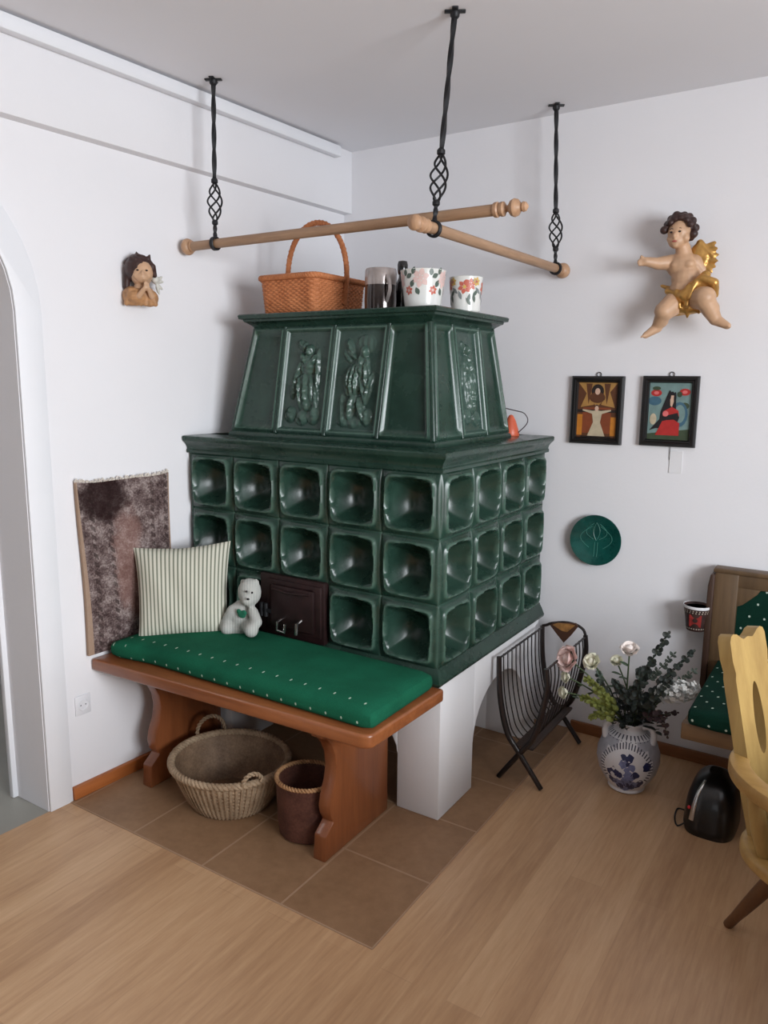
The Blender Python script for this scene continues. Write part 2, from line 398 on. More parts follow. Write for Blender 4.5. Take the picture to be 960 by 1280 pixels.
# upper part, a tapering box of framed panels
B4 = [Vector((-.97, .105, 1.285)), Vector((-.09, .105, 1.285)), Vector((-.09, .69, 1.285)), Vector((-.97, .69, 1.285))]
T4 = [Vector((-.88, .145, 1.668)), Vector((-.132, .145, 1.668)), Vector((-.132, .61, 1.668)), Vector((-.88, .61, 1.668))]
def sm(a, b, x): t = max(0, min(1, (x-a)/(b-a))); return t*t*(3-2*t)
def panel(mb, p00, p10, p11, p01, rel=None, nu=30, nv=44):
    W = ((p10-p00).length+(p11-p01).length)/2; Hh = (p01-p00).length
    nn = (p10-p00).cross(p01-p00).normalized()
    def fn(u, v):
        d = min(u*W, (1-u)*W, v*Hh, (1-v)*Hh)
        h = .013*(1-sm(.010, .024, d)) + .004*math.exp(-((d-.012)/.004)**2)
        if d < .004: h -= .006*(1-d/.004)
        if rel and d > .02: h += rel((u-.5)*W, (v-.5)*Hh)*sm(.02, .034, d)
        return (p00*(1-u)+p10*u)*(1-v)+(p01*(1-u)+p11*u)*v + nn*h
    n0 = len(mb.V); mb.grid(fn, nu, nv)
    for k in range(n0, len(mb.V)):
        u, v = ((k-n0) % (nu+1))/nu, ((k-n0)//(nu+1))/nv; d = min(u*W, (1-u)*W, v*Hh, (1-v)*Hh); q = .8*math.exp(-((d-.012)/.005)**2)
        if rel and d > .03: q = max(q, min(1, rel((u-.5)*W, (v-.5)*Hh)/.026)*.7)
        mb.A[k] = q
def relief(blobs, seed):
    def fn(x, y):
        h = 0
        for cx, cy, rx, ry, hh, rot, fold in blobs:
            dx, dy = x-cx, y-cy; c, s = cos(rot), sin(rot); a, b = (dx*c+dy*s)/rx, (-dx*s+dy*c)/ry
            q = a*a+b*b
            if q < 1:
                k = hh*(1-q)**.5
                if fold: k *= .78+.22*sin(a*fold+seed+b*1.3)
                h = max(h, k)
        if h > 0: h *= .86+.3*noise.noise(Vector((x*85, y*70, seed)))
        return h
    return fn
rf1 = relief([(.008, .105, .017, .023, .024, 0, 0), (-.035, .128, .014, .02, .014, .5, 5), (-.02, .12, .012, .018, .012, -.4, 4), (.006, .055, .034, .042, .024, .1, 5), (.004, -.04, .042, .075, .026, .05, 9),
              (.05, .03, .012, .085, .018, .05, 4), (-.04, .03, .012, .06, .016, -.35, 3), (-.05, -.02, .016, .05, .015, -.1, 6), (.05, -.06, .016, .05, .016, .1, 6), (-.02, -.04, .012, .055, .027, .15, 5),
              (-.055, -.125, .026, .03, .018, 0, 4), (0, -.135, .03, .028, .02, .3, 5), (.05, -.125, .028, .034, .018, 0, 5), (-.012, .075, .012, .03, .026, .7, 0), (.03, .07, .012, .03, .024, -.6, 0)], 1.)
rf2 = relief([(.022, .098, .016, .022, .026, 0, 0), (.02, .125, .042, .034, .009, 0, 12), (-.04, .115, .014, .034, .016, .5, 5), (-.03, .09, .012, .03, .016, .9, 4), (-.05, .085, .012, .03, .013, .6, 4),
              (.015, .05, .03, .045, .022, 0, 6), (-.015, .0, .036, .062, .028, -.05, 14), (.038, .02, .014, .06, .022, .15, 5), (.05, -.03, .014, .06, .018, -.2, 5), (.03, -.03, .016, .05, .02, .3, 5),
              (-.012, -.09, .018, .05, .026, -.15, 4), (.03, -.1, .016, .05, .022, .35, 4), (-.05, -.09, .014, .05, .014, .1, 4), (.055, -.125, .024, .03, .016, 0, 5), (-.04, -.135, .03, .026, .014, 0, 5), (0, -.145, .04, .02, .012, 0, 7)], 2.3)
rf3 = relief([(0, .11, .016, .022, .024, 0, 0), (-.02, .125, .012, .018, .012, .6, 4), (.002, .055, .03, .045, .024, 0, 6), (0, -.04, .036, .08, .026, 0, 10), (-.036, .03, .011, .06, .016, -.2, 4), (.036, .02, .012, .07, .017, .15, 4), (-.035, -.12, .024, .03, .017, 0, 4), (.03, -.13, .028, .03, .018, 0, 5)], .4)
mb = MB()
for i in range(4):     # core
    pass
ins = .004
mb.add([v+Vector((ins*(1 if v.x < -.5 else -1), ins*(1 if v.y < .4 else -1), 0)) for v in B4+T4], [(0, 1, 5, 4), (1, 2, 6, 5), (2, 3, 7, 6), (3, 0, 4, 7), (4, 5, 6, 7), (3, 2, 1, 0)])
def L(a, b, t): return a*(1-t)+b*t
xb = [-.97, -.755, -.53, -.305, -.09]; xt = [-.88, -.731, -.506, -.281, -.132]
fb = [Vector((x, .105, 1.285)) for x in xb]; ft = [Vector((x, .145, 1.668)) for x in xt]
yb = [.105, .297, .497, .69]; yt = [.145, .277, .477, .61]
sb = [Vector((-.09, y, 1.285)) for y in yb]; stp = [Vector((-.132, y, 1.668)) for y in yt]
panel(mb, fb[0], fb[1], ft[1], ft[0]); panel(mb, fb[3], fb[4], ft[4], ft[3])
panel(mb, sb[0], sb[1], stp[1], stp[0]); panel(mb, sb[2], sb[3], stp[3], stp[2])
panel(mb, B4[3], B4[0], T4[0], T4[3]); panel(mb, B4[2], B4[3], T4[3], T4[2])
for b_, t_ in ((fb, ft), (sb, stp)):
    for p, q in zip(b_[1:-1], t_[1:-1]):
        nrm = Vector((0, -1, 0)) if b_ is fb else Vector((1, 0, 0)); mb.tube([p+nrm*.009, q+nrm*.009], .007, 10)
for p, q in ((B4[0], T4[0]), (B4[1], T4[1]), (B4[2], T4[2])): mb.tube([p, q], .012, 12)
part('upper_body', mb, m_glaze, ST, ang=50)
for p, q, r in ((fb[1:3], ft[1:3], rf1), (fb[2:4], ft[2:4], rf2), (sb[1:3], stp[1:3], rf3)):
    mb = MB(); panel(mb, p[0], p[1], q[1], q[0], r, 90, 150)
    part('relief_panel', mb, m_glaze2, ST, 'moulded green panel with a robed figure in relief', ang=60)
cl = lambda P: [(p.x, p.y) for p in P]
N4 = [(-1, -1), (1, -1), (1, 1), (-1, 1)]
mb = MB(); sweep(mb, cl(B4), N4, [(-.05, 1.262), (.014, 1.262), (.016, 1.27), (.013, 1.278), (.006, 1.284), (.008, 1.292), (.002, 1.298), (-.05, 1.298)], True)
part('plinth_moulding', mb, m_glaze, ST)
mb = MB(); TP = [(-.88, .145), (-.132, .145), (-.132, .61), (-.88, .61)]
mb2 = [(-.03, 1.655), (.004, 1.655), (.008, 1.662), (.006, 1.668), (.012, 1.676), (.026, 1.686), (.034, 1.69), (.036, 1.697), (.048, 1.700), (.05, 1.712), (.046, 1.716), (-.03, 1.716)]
sweep(mb, TP, N4, mb2, True); mb.box((-.87, .15, 1.65), (-.14, .6, 1.716), 0)
part('top_cornice', mb, m_glaze, ST)
# iron fire door
D = MB(); D.box((-.735, -.022, .553), (-.442, .03, .78), .004); D.box((-.785, -.014, .556), (-.735, .03, .69), .004); D.box((-.70, -.03, .575), (-.452, -.015, .765), .006)
dr = part('fire_door', D, m_castiron, ST, 'dark reddish iron fire door')
mb = MB(); mb.box((-.675, -.042, .59), (-.475, -.028, .75), .01)
mb.tube([(-.66, -.044, .735), (-.575, -.05, .728), (-.49, -.044, .735)], .005, 8)
part('door_leaf', mb, m_castiron, dr)
mb = MB()
for x in (-.70, -.72): mb.tube([(x, -.034, .62), (x, -.034, .67)], .009, 12)
mb.box((-.725, -.04, .636), (-.66, -.03, .652), .003)
part('hinge', mb, m_iron, dr)
mb = MB(); mb.tube([(-.62, -.04, .625), (-.62, -.065, .62), (-.62, -.068, .59), (-.585, -.068, .588), (-.585, -.064, .618)], .005, 8); part('handle', mb, m_chrome, dr, 'shiny metal handle')
mb = MB(); mb.tube([(-.53, -.04, .635), (-.53, -.066, .628), (-.53, -.07, .59)], .006, 8)
part('latch', mb, m_chrome, dr, 'shiny metal latch')
# ================================================================== BENCH AND WHAT IS ON IT
def rbox(mb, lo, hi, r, n=20, puff=0, M=None):      # softly rounded box
    lo, hi = Vector(lo), Vector(hi); c = (lo+hi)/2; h = (hi-lo)/2
    bm = bmesh.new(); bmesh.ops.create_cube(bm, size=2); bmesh.ops.subdivide_edges(bm, edges=bm.edges[:], cuts=n, use_grid_fill=True)
    for v in bm.verts:
        p = Vector([v.co[i]*h[i] for i in range(3)])
        # pull samples towards the rounded rim
        q = Vector([max(-(h[i]-r), min(h[i]-r, p[i])) for i in range(3)]); d = p-q
        if d.length > 1e-9: p = q + d.normalized()*r
        if puff: p.z += puff*(1 if v.co.z > 0 else 0)*max(0, 1-(p.x/h.x)**4)*max(0, 1-(p.y/h.y)**4)
        v.co = c+p
    mb.bme(bm, M)
BN = thing('bench', (-.55, -.21, 0), 'reddish brown wooden bench with shaped side panels in front of the stove', 'bench')
mb = MB()
pl_ = [(lx(-.47)+.003, -.468), (-.02, -.424), (-.003, -.42), (.01, -.412), (.018, -.398), (.03, -.004), (lx(0)+.004, -.004)]
mb.prism(pl_, 'z', .455, .499, .009, 3)
part('seat_board', mb, m_bench, BN)
prof = [(-.375, .455), (-.375, .418), (-.352, .408), (-.328, .378), (-.31, .34), (-.303, .295), (-.312, .25), (-.332, .205), (-.338, .17), (-.332, .14), (-.318, .118), (-.338, .102), (-.36, .086), (-.366, .0035), (-.004, .0035), (-.004, .455)]
for x in (-.228, -1.02):
    mb = MB(); mb.prism(prof, 'x', x, x+.046, .004)
    part('side_panel', mb, m_benchz, BN)
mb = MB(); mb.box((-.985, -.06, .395), (-.22, -.035, .455), .003); part('stretcher', mb, m_bench, BN)
mb = MB()
rbox(mb, (-1.092, -.405, .5), (.012, -.032, .562), .027, 26, .012)
for v in mb.V:
    if v.x < -.9: v.y -= (-.9-v.x)*.14*(1 if v.y < -.2 else 0)
solo('seat_cushion', mb, m_cush, (-.54, -.22, .5), 'long green seat cushion with small white dots on the wooden bench', 'cushion')

def stripe_mat():
    t = NT('ticking_stripe'); x, y, z = t.sep(t.uv())
    f = t.m('FRACT', t.m('MULTIPLY', x, 23)); s1 = t.m('LESS_THAN', t.m('ABSOLUTE', t.m('SUBTRACT', f, .5)), .2)
    n = t.noise(500, 2)
    t.bump(n, .2, .002)
    return t.fin(t.mix(s1, lin((208, 206, 191)), lin((128, 131, 116))), .95, 0, 0, .1)
m_stripe = stripe_mat()
P0 = Vector((-.955, -.196, .712)); e1 = Vector((.72, .69, 0)).normalized(); nn = Vector((.66, -.68, .30)).normalized(); e2 = nn.cross(e1).normalized()
if e2.z < 0: e2 = -e2
def pil(side):
    def fn(u, v):
        a, b = 2*u-1, 2*v-1
        t = .058*max(0, 1-abs(a)**2.6)**.55*max(0, 1-abs(b)**2.6)**.55
        w = (.166+.008*b)*(1-.06*(1-b*b)*a*a); h = .165*(1-.05*(1-a*a)*b*b)
        wr = .004*sin(9*a+4*b)*(1-a*a)*(1-b*b)
        return P0 + e1*a*w + e2*(b*h+.014*max(0, a)*max(0, b)) + nn*(side*t+wr)
    return fn
mb = MB(); mb.grid(pil(1), 40, 40, uv=True); mb.grid(pil(-1), 40, 40, uv=True, flip=True)
solo('pillow', mb, m_stripe, (-.95, -.2, .56), 'square cream pillow with grey-green stripes leaning in the bench corner', 'pillow', fix=False)

def plush_mat():
    t = NT('striped_plush'); x, y, z = t.sep(t.obj())
    f = t.m('FRACT', t.m('MULTIPLY', t.m('ADD', t.m('MULTIPLY', x, .72), t.m('MULTIPLY', y, .69)), 175)); s1 = t.m('LESS_THAN', f, .4)
    t.bump(t.noise(260, 2), .4, .003)
    return t.fin(t.mix(s1, lin((194, 194, 188)), lin((150, 152, 148))), .95, 0, 0, .1)
m_plush = plush_mat(); m_felt = plain('green_felt', (28, 110, 82), .9); m_bead = plain('black_bead', (20, 18, 18), .25)
TY = thing('stuffed_toy', (-.76, -.1, .57), 'small grey and white striped soft toy with a green patch beside the pillow', 'soft toy')
def ty(px, py, y=-.1): return at_y(px, py, y)
mb = MB()
mb.ell(ty(312, 740, -.1), (.044, .042, .052)); mb.ell(ty(310, 750, -.125), (.024, .026, .022))
mb.ell(ty(303, 770), (.05, .045, .062)); mb.ell(ty(300, 782, -.1), (.056, .05, .034))
mb.cap(ty(292, 764, -.125), ty(281, 783, -.135), .026, .022); mb.cap(ty(316, 765, -.115), ty(321, 778, -.13), .02, .02)
mb.cap(ty(296, 785, -.12), ty(284, 786, -.15), .026, .024); mb.cap(ty(310, 782, -.12), ty(314, 788, -.15), .024, .026)
mb.ell(ty(304, 728, -.09), (.014, .01, .014)); mb.ell(ty(320, 728, -.09), (.014, .01, .014))
tb = part('body', fuse(mb, .006, 4), m_plush, TY)
mb = MB(); c = ty(302, 768, -.146); mb.ell(c, (.02, .004, .014)); mb.ell(c+Vector((-.012, 0, .008)), (.012, .004, .01)); mb.ell(c+Vector((.012, 0, .008)), (.012, .004, .01))
part('patch', mb, m_felt, TY, 'green felt patch')
mb = MB()
for dx in (-.015, .012): mb.ell(ty(312, 743, -.143)+Vector((dx, 0, .008)), .004)
mb.ell(ty(310, 749, -.15), (.006, .004, .004))
part('face', mb, m_bead, TY)

# ------------------------------------------------------------------ baskets
def wicker(name, dark, light, sc=1):
    t = NT(name); o = t.obj(); n1 = t.noise(18*sc, 4, o, .6); n2 = t.noise(160*sc, 2, o)
    t.bump(n2, .3, .002)
    return t.fin(t.ramp(t.m('ADD', t.m('MULTIPLY', n1, .65), t.m('MULTIPLY', n2, .35)), [(.32, lin(dark)), (.66, lin(light))]), .6, 0, 0, .3)
m_wick = wicker('orange_wicker', (158, 92, 54), (206, 134, 88)); m_reed = wicker('pale_split_willow', (132, 108, 84), (190, 166, 138))
m_reedd = wicker('shaded_willow_inside', (100, 78, 60), (148, 122, 98)); m_bark = wicker('dark_birch_bark', (62, 36, 30), (104, 66, 54), .8); m_braid = wicker('straw_braid', (150, 108, 72), (196, 152, 110), 2)
def woven(mb, path, z0, z1, scale, row_h, stakes, amp, inner=.007):
    # path(s)->(point, normal) round the basket, scale(t)->factor from foot to rim
    rows = int((z1-z0)/row_h); ns = stakes*4; nz = rows*4
    for side in (0, 1):
        mb.m = side
        def fn(u, v):
            p, nr = path(u, scale(v)); r = v*rows; k = int(min(r, rows-1e-6)); fr = r-k
            d = amp*sin(2*PI*u*stakes/2)*(1 if k % 2 else -1)*sin(PI*fr)**.7 + amp*.6*sin(PI*fr)
            if side: d = -inner - d*.6
            return Vector((p[0]+nr[0]*d, p[1]+nr[1]*d, z0+(z1-z0)*v))
        mb.grid(fn, ns, nz, cu=True, flip=bool(side))
    mb.m = 0
def rope(mb, pts, r, strands, pitch, closed=True, n=6):
    pts = [Vector(p) for p in pts]; k = len(pts)
    Ls = [0]
    for i in range(1, k+1): Ls.append(Ls[-1]+(pts[i % k]-pts[i-1]).length)
    tot = Ls[k] if closed else Ls[k-1]
    turns = max(1, round(tot/pitch))
    for s_ in range(strands):
        out = []
        for i in range(k):
            a, b = pts[(i-1) % k] if closed or i else pts[i], pts[(i+1) % k] if closed or i < k-1 else pts[i]
            t = (b-a).normalized(); x = t.cross(Vector((0, 0, 1)))
            if x.length < .1: x = t.cross(Vector((0, 1, 0)))
            x.normalize(); y = t.cross(x); an = 2*PI*(turns*Ls[i]/tot + s_/strands)
            out.append(pts[i] + (x*cos(an)+y*sin(an))*r)
        mb.tube(out, r*.95, n, closed=closed)
# open oval willow basket under the bench
BK = thing('basket', (-.68, -.257, 0), 'wide pale wicker basket with two ring handles on the tiles under the bench', 'basket')
def opath(cx, cy, a, b):
    def f(u, s):
        an = 2*PI*u; return (cx+a*s*cos(an), cy+b*s*sin(an)), Vector((cos(an)/a, sin(an)/b, 0)).normalized()
    return f
op = opath(-.68, -.257, .207, .195)
mb = MB(); woven(mb, op, .006, .16, lambda v: .66+.34*v**.8, .0078, 60, .0014)
for i in range(60):
    pass
for i in range(64):
    a = 2*PI*(i+.5)/64; mb.tube([Vector((-.68+(.207*s_+.0015)*cos(a), -.257+(.195*s_+.0015)*sin(a), .008+.15*v)) for v, s_ in [(v/6, .66+.34*(v/6)**.8) for v in range(7)]], .0052, 6)
mb.m = 1; mb.lathe([(0.0001, .006), (.122, .006), (.132, .012), (.122, .016), (0.0001, .016)], (-.68, -.257, 0), 48, fn=lambda a, z: 1/math.sqrt((cos(a)/1.04)**2+(sin(a)/.97)**2)); mb.m = 0
part('body', mb, [m_reed, m_reedd], BK, ang=60)  # inner weave and floor use a darker willow, shade put into the colour
mb = MB(); rope(mb, [(-.68+.209*cos(2*PI*i/400), -.257+.197*sin(2*PI*i/400), .163) for i in range(400)], .007, 3, .045)
part('rim', mb, m_reed, BK, ang=60)
for ph in (152, -28):
    a = math.radians(ph); c = Vector((-.68+.206*cos(a), -.257+.194*sin(a), .155)); tg = Vector((-sin(a), cos(a), 0)); ou = Vector((cos(a), sin(a), 0))
    hs = 1 if ph > 0 else .5
    pts = [c + tg*.052*(.6 if hs < 1 else 1)*cos(PI*i/40*1.16-.25) + Vector((0, 0, .018+.058*hs*sin(PI*i/40*1.16-.25))) + ou*.012 for i in range(41)]
    mb = MB(); rope(mb, pts, .0045, 2, .03, closed=False); part('handle', mb, m_reed, BK, ang=60)
BB = thing('basket', (-.335, -.258, 0), 'tall dark brown bark basket with a braided straw rim beside the bench panel', 'basket')
mb = MB()
mb.lathe([(.0001, .0045), (.082, .0045), (.09, .012), (.095, .06), (.097, .13), (.099, .2), (.094, .2), (.091, .13), (.088, .06), (.08, .018), (.0001, .018)], (-.335, -.258, 0), 56, fn=lambda a, z: 1+.03*sin(2*a+1)+.008*sin(7*a)+.012*noise.noise(Vector((cos(a)*2, sin(a)*2, z*14))))
part('body', mb, m_bark, BB)
mb = MB(); rope(mb, [(-.335+.097*cos(2*PI*i/260)*(1+.03*sin(4*PI*i/260+1)), -.258+.098*sin(2*PI*i/260)*(1+.03*sin(4*PI*i/260+1)), .2) for i in range(260)], .0042, 2, .022)
part('rim', mb, m_braid, BB, ang=60)
# rectangular shopping basket on the stove
SB = thing('basket', (-.74, .31, 1.716), 'orange-brown wicker basket with a tall hoop handle on top of the stove', 'basket')
def rrpath(cx, cy, hx, hy, r):
    segs = [2*(hx-r), PI/2*r, 2*(hy-r), PI/2*r]*2; tot = sum(segs)
    def f(u, s):
        d = (u % 1)*tot; i = 0
        while i < 7 and d > segs[i]: d -= segs[i]; i += 1
        q = d/segs[i]
        cs = [(-1, -1), (1, -1), (1, 1), (-1, 1)]
        if i % 2 == 0:
            k = i//2; nrm = [(0, -1), (1, 0), (0, 1), (-1, 0)][k]; a, b = cs[k], cs[(k+1) % 4]
            p = [a[0]*(hx-r)*(1-q)+b[0]*(hx-r)*q, a[1]*(hy-r)*(1-q)+b[1]*(hy-r)*q]
        else:
            k = (i//2+1) % 4; an = [-PI/2, 0, PI/2, PI][i//2]+q*PI/2; nrm = (cos(an), sin(an)); p = [cs[k][0]*(hx-r), cs[k][1]*(hy-r)]
        x, y = p[0]+nrm[0]*r, p[1]+nrm[1]*r
        return (cx+x*s, cy+y*s), Vector((nrm[0], nrm[1], 0))
    return f
rp = rrpath(-.74, .315, .132, .165, .03)
mb = MB(); woven(mb, rp, 1.717, 1.845, lambda v: .93+.07*v, .0075, 84, .0028)
mb.box((-.855, .16, 1.7165), (-.625, .47, 1.724), .003)
part('body', mb, [m_wick, m_wick], SB, ang=60)
mb = MB(); rope(mb, [(rp(i/420, 1.012)[0][0], rp(i/420, 1.012)[0][1], 1.848) for i in range(420)], .006, 3, .03); part('rim', mb, m_wick, SB, ang=60)
mb = MB(); pts = []
for i in range(61):
    a = PI*i/60; pts.append((-.742-.142*cos(a)*(1 if sin(a) > .02 else 1), .335, 1.86+.205*sin(a)**.92))
pts = [(-.874, .335, 1.76)] + pts + [(-.61, .335, 1.76)]
mb.tube(pts, .0095, 10); rope(mb, pts, .006, 3, .05, closed=False)
part('handle', mb, m_wick, SB, ang=60)

# ------------------------------------------------------------------ pots and bottle on the stove
m_lustre = plain('dark_lustre_glaze', (58, 50, 48), .16, .55, var=.35, sc=18, coat=.5)
m_pale = plain('pale_glaze', (168, 158, 154), .25, .4, var=.2, sc=20, coat=.4)
m_porc = plain('white_porcelain', (226, 226, 222), .22, var=.02, coat=.4)
m_leafd = plain('painted_leaf_green', (84, 98, 88), .4); m_pinkd = plain('painted_pink', (222, 192, 186), .4); m_redd = plain('painted_red', (198, 104, 86), .4); m_yeld = plain('painted_yellow', (212, 176, 96), .4); m_greyd = plain('painted_grey', (132, 138, 138), .4)
m_blk = plain('black_glass', (20, 20, 23), .2, coat=.4, var=.05)
def petal_poly(L_, W_, n=9):
    return [(L_*i/n, W_*sin(PI*(i/n)**.9)) for i in range(n)] + [(L_*(1-i/n), -W_*sin(PI*(1-i/n)**.9)) for i in range(n)]
def decal(mb, c, rf, ang, z, poly, rot, mi, off=.0009):
    s_, k = sin(rot), cos(rot); V = []
    for u, v in [(sum(p[0] for p in poly)/len(poly), sum(p[1] for p in poly)/len(poly))]+poly:
        x, y = u*k-v*s_, u*s_+v*k; r = rf(z+y)+off; a = ang+x/r
        V.append((c[0]+r*cos(a), c[1]+r*sin(a), z+y))
    mb.m = mi; n = len(poly); mb.add(V, [(0, i+1, (i+1) % n+1) for i in range(n)]); mb.m = 0
Z0 = 1.7165
MG = thing('mug', (-.39, .245, Z0), 'dark lustrous mug with a pale top band between wicker basket and black bottle', 'mug')
mb = MB(); cc = (-.39, .245, Z0)
mb.lathe([(.0001, 0), (.05, 0), (.056, .006), (.057, .04), (.055, .09)], cc, 40)
mb.m = 1; mb.lathe([(.0552, .09), (.056, .115), (.055, .14), (.052, .146), (.048, .143), (.049, .1), (.048, .01), (.0001, .008)], cc, 40); mb.m = 0
part('body', mb, [m_lustre, m_pale], MG)
mb = MB(); a = math.radians(-35); d = Vector((cos(a), sin(a), 0))
mb.tube([Vector(cc)+d*(.054+.03*sin(PI*i/14))+Vector((0, 0, .118-.085*i/14)) for i in range(15)], .0065, 8); part('handle', mb, m_pale, MG)
mb = MB(); mb.lathe([(.0001, 0), (.03, 0), (.032, .006), (.031, .06), (.026, .1), (.018, .118), (.014, .126), (.013, .135), (.016, .139), (.0185, .15), (.019, .17), (.016, .182), (.0001, .186)], (-.362, .345, Z0), 32)
solo('bottle', mb, m_blk, (-.362, .345, Z0), 'slim black bottle with a rounded stopper between mug and flowered pot', 'bottle')
def pot(name, c, r0, r1, h, label, paint):
    rf = lambda z: r0+(r1-r0)*max(0, min(1, (z-c[2])/h))
    mb = MB(); mb.lathe([(.0001, 0), (r0-.004, 0), (r0, .004)] + [(rf(c[2]+h*i/8), h*i/8) for i in range(1, 8)] + [(r1, h-.004), (r1+.001, h), (r1-.003, h+.002), (r1-.006, h-.002), (r0-.006, .012), (.0001, .01)], c, 48)
    paint(mb, rf); 
    solo(name, mb, [m_porc, m_leafd, m_pinkd, m_redd, m_yeld, m_greyd], c, label, 'flowerpot', 'painted pots on the stove')
A0 = math.radians(-60)
def flower(mb, c, rf, a, z, s, mi, ci):
    for k in range(6): decal(mb, c, rf, a, z, [(x+s*.25, y) for x, y in petal_poly(s, s*.36)], k*PI/3+.3, mi)
    decal(mb, c, rf, a, z, [(s*.3*cos(2*PI*i/10), s*.3*sin(2*PI*i/10)) for i in range(10)], 0, ci, .0013)
c1 = (-.222, .25, Z0); c2 = (-.135, .40, Z0)
def p1(mb, rf):
    for k in range(-2, 4):
        ao = k*1.25
        flower(mb, c1, rf, A0-.12+ao, Z0+.098, .026, 2, 2); flower(mb, c1, rf, A0+.5+ao, Z0+.06, .013, 3, 2)
        for da, dz, rot in ((-.62, .07, 1.1), (-.2, .045, 2.0), (.42, .1, .5), (-.9, .105, 1.5), (.75, .11, 1.2)): decal(mb, c1, rf, A0+da+ao, Z0+dz, petal_poly(.026, .008), rot, 1)
def p2(mb, rf):
    for k in range(-1, 3):
        ao = k*1.57
        flower(mb, c2, rf, A0-.15+ao, Z0+.082, .02, 3, 4); flower(mb, c2, rf, A0+.2+ao, Z0+.09, .018, 3, 3); flower(mb, c2, rf, A0+.62+ao, Z0+.1, .013, 4, 3)
        for da, dz, rot in ((-.6, .06, 2.4), (-.35, .04, 1.9), (.1, .03, 1.4), (.4, .05, .9), (.55, .03, 1.8), (-.75, .095, 2.8), (.3, .02, 2.2)): decal(mb, c2, rf, A0+da+ao, Z0+dz, petal_poly(.032, .006), rot, 5 if da < 0 else 1)
pot('flowerpot', c1, .06, .077, .128, 'white tapered pot painted with pink flowers and dark leaves on stove top', p1)
pot('flowerpot', c2, .05, .058, .118, 'white pot painted with red flowers nearest the stove top corner', p2)
m_orange = plain('orange_glaze', (206, 96, 66), .4); m_wire = plain('dark_wire', (92, 78, 84), .4, .5)
OR = thing('ornament', (-.105, .79, 1.264), 'small orange-red ornament with a thin wire loop on the stove ledge', 'ornament')
mb = MB(); mb.lathe([(.0001, 0), (.034, 0), (.036, .006), (.03, .03), (.02, .06), (.008, .082), (.0001, .085)], (-.115, .79, 1.2642), 24); part('body', mb, m_orange, OR)
mb = MB(); mb.tube([(-.085+.042*sin(PI*1.25*i/24), .79, 1.275+.122*(i/24)**.9+.0*i) if i < 16 else (-.085+.042*sin(PI*1.25*i/24)-.004*(i-15), .79, 1.275+.122*(16/24)**.9+.002*(i-16)) for i in range(25)], .002, 6); part('wire_loop', mb, m_wire, OR)

# ================================================================== RODS HUNG OVER THE STOVE
def hanger(x0, y0, x1, y1, zr, axis, label, rr=.021):
    top = Vector((x0, y0, H)); bot = Vector((x1, y1, zr)); n = Vector((0, 0, 1))
    def P(z): t = (H-z)/(H-zr); return top.lerp(bot, t)
    t = thing('iron_hanger', top, label, 'hanger', 'wrought iron hangers on the ceiling')
    mb = MB()
    for a in (0, PI/2): mb.box((-.03, -.009, -.005), (.03, .009, 0), .002, M=Matrix.Translation(top) @ Matrix.Rotation(a+.5, 4, 'Z'))
    mb.lathe([(.014, -.005), (.013, -.015), (.009, -.02)], top, 16); part('ceiling_plate', mb, m_iron, t)
    zc1, zc0 = zr+.205, zr+.075
    zz = [H-.012 - i*(H-.012-zc1)/60 for i in range(61)]
    mb = MB(); mb.tube([P(z) for z in zz], .0085, 4, twist=.1, sq=True)
    mb.lathe([(.007, 0), (.012, .004), (.012, .014), (.007, .02)], P(zc1-.002), 12); part('twisted_bar', mb, m_iron, t, ang=20)
    mb = MB()
    for k in range(4):
        pts = []
        for i in range(31):
            s = i/30; a = 2*PI*(k/4+s*.8); r = .004+.021*sin(PI*s)**.8; pts.append(P(zc1+(zc0-zc1)*s)+Vector((r*cos(a), r*sin(a), 0)))
        mb.tube(pts, .0033, 6)
    part('basket_twist', mb, m_iron, t)
    mb = MB(); mb.lathe([(.007, 0), (.011, .004), (.011, .012), (.007, .018)], P(zc0-.012), 12)
    mb.tube([P(zc0-(zc0-zr-rr)*i/12) for i in range(13)], .0075, 4, twist=.3, sq=True)
    d1, d2 = ((Vector((0, 1, 0)), n) if axis == 'x' else (Vector((1, 0, 0)), n))
    al = Vector((1, 0, 0)) if axis == 'x' else Vector((0, 1, 0))
    for o in (-.005, 0, .005): mb.tube([bot+al*o+d1*rr*cos(2*PI*i/28)+d2*rr*sin(2*PI*i/28) for i in range(28)], .0036, 6, closed=True)
    part('ring', mb, m_iron, t)
ZA, ZBR = 1.957, 1.913
hanger(-.94, .012, -.94, .0, ZA, 'x', 'black twisted iron hanger at the left end of the long wooden rod')
hanger(.006, .006, -.014, -.055, ZBR, 'y', 'black twisted iron hanger where the two wooden rods cross')
hanger(-.012, .865, .014, .865, ZBR, 'y', 'black twisted iron hanger near the back wall at the short rod end')
def ax(v): return frame(v)
RA = thing('wooden_rod', (-.42, 0, ZA), 'long wooden rod hung parallel to the stove front with a pointed turned finial', 'rod', 'wooden rods over the stove')
mb = MB(); mb.tube([(-1.06, .002, ZA), (.155, -.002, ZA)], .0165, 16); part('rod', mb, m_rod, RA)
mb = MB(); M = T(frame((1, 0, 0)), Vector((.15, -.002, ZA)))
fin = [(.0001, 0), (.019, 0), (.021, .004), (.021, .012), (.017, .016), (.020, .022), (.020, .03), (.012, .035), (.008, .04), (.011, .045), (.021, .052), (.025, .062), (.022, .072), (.013, .079), (.011, .083), (.014, .088), (.012, .096), (.004, .102), (.0001, .103)]
mb.lathe(fin, M.translation, 24, M.to_3x3()); part('finial', mb, m_knob, RA)
knob = [(.0001, 0), (.018, 0), (.02, .004), (.018, .01), (.016, .014), (.022, .018), (.028, .026), (.03, .036), (.027, .048), (.017, .057), (.0001, .06)]
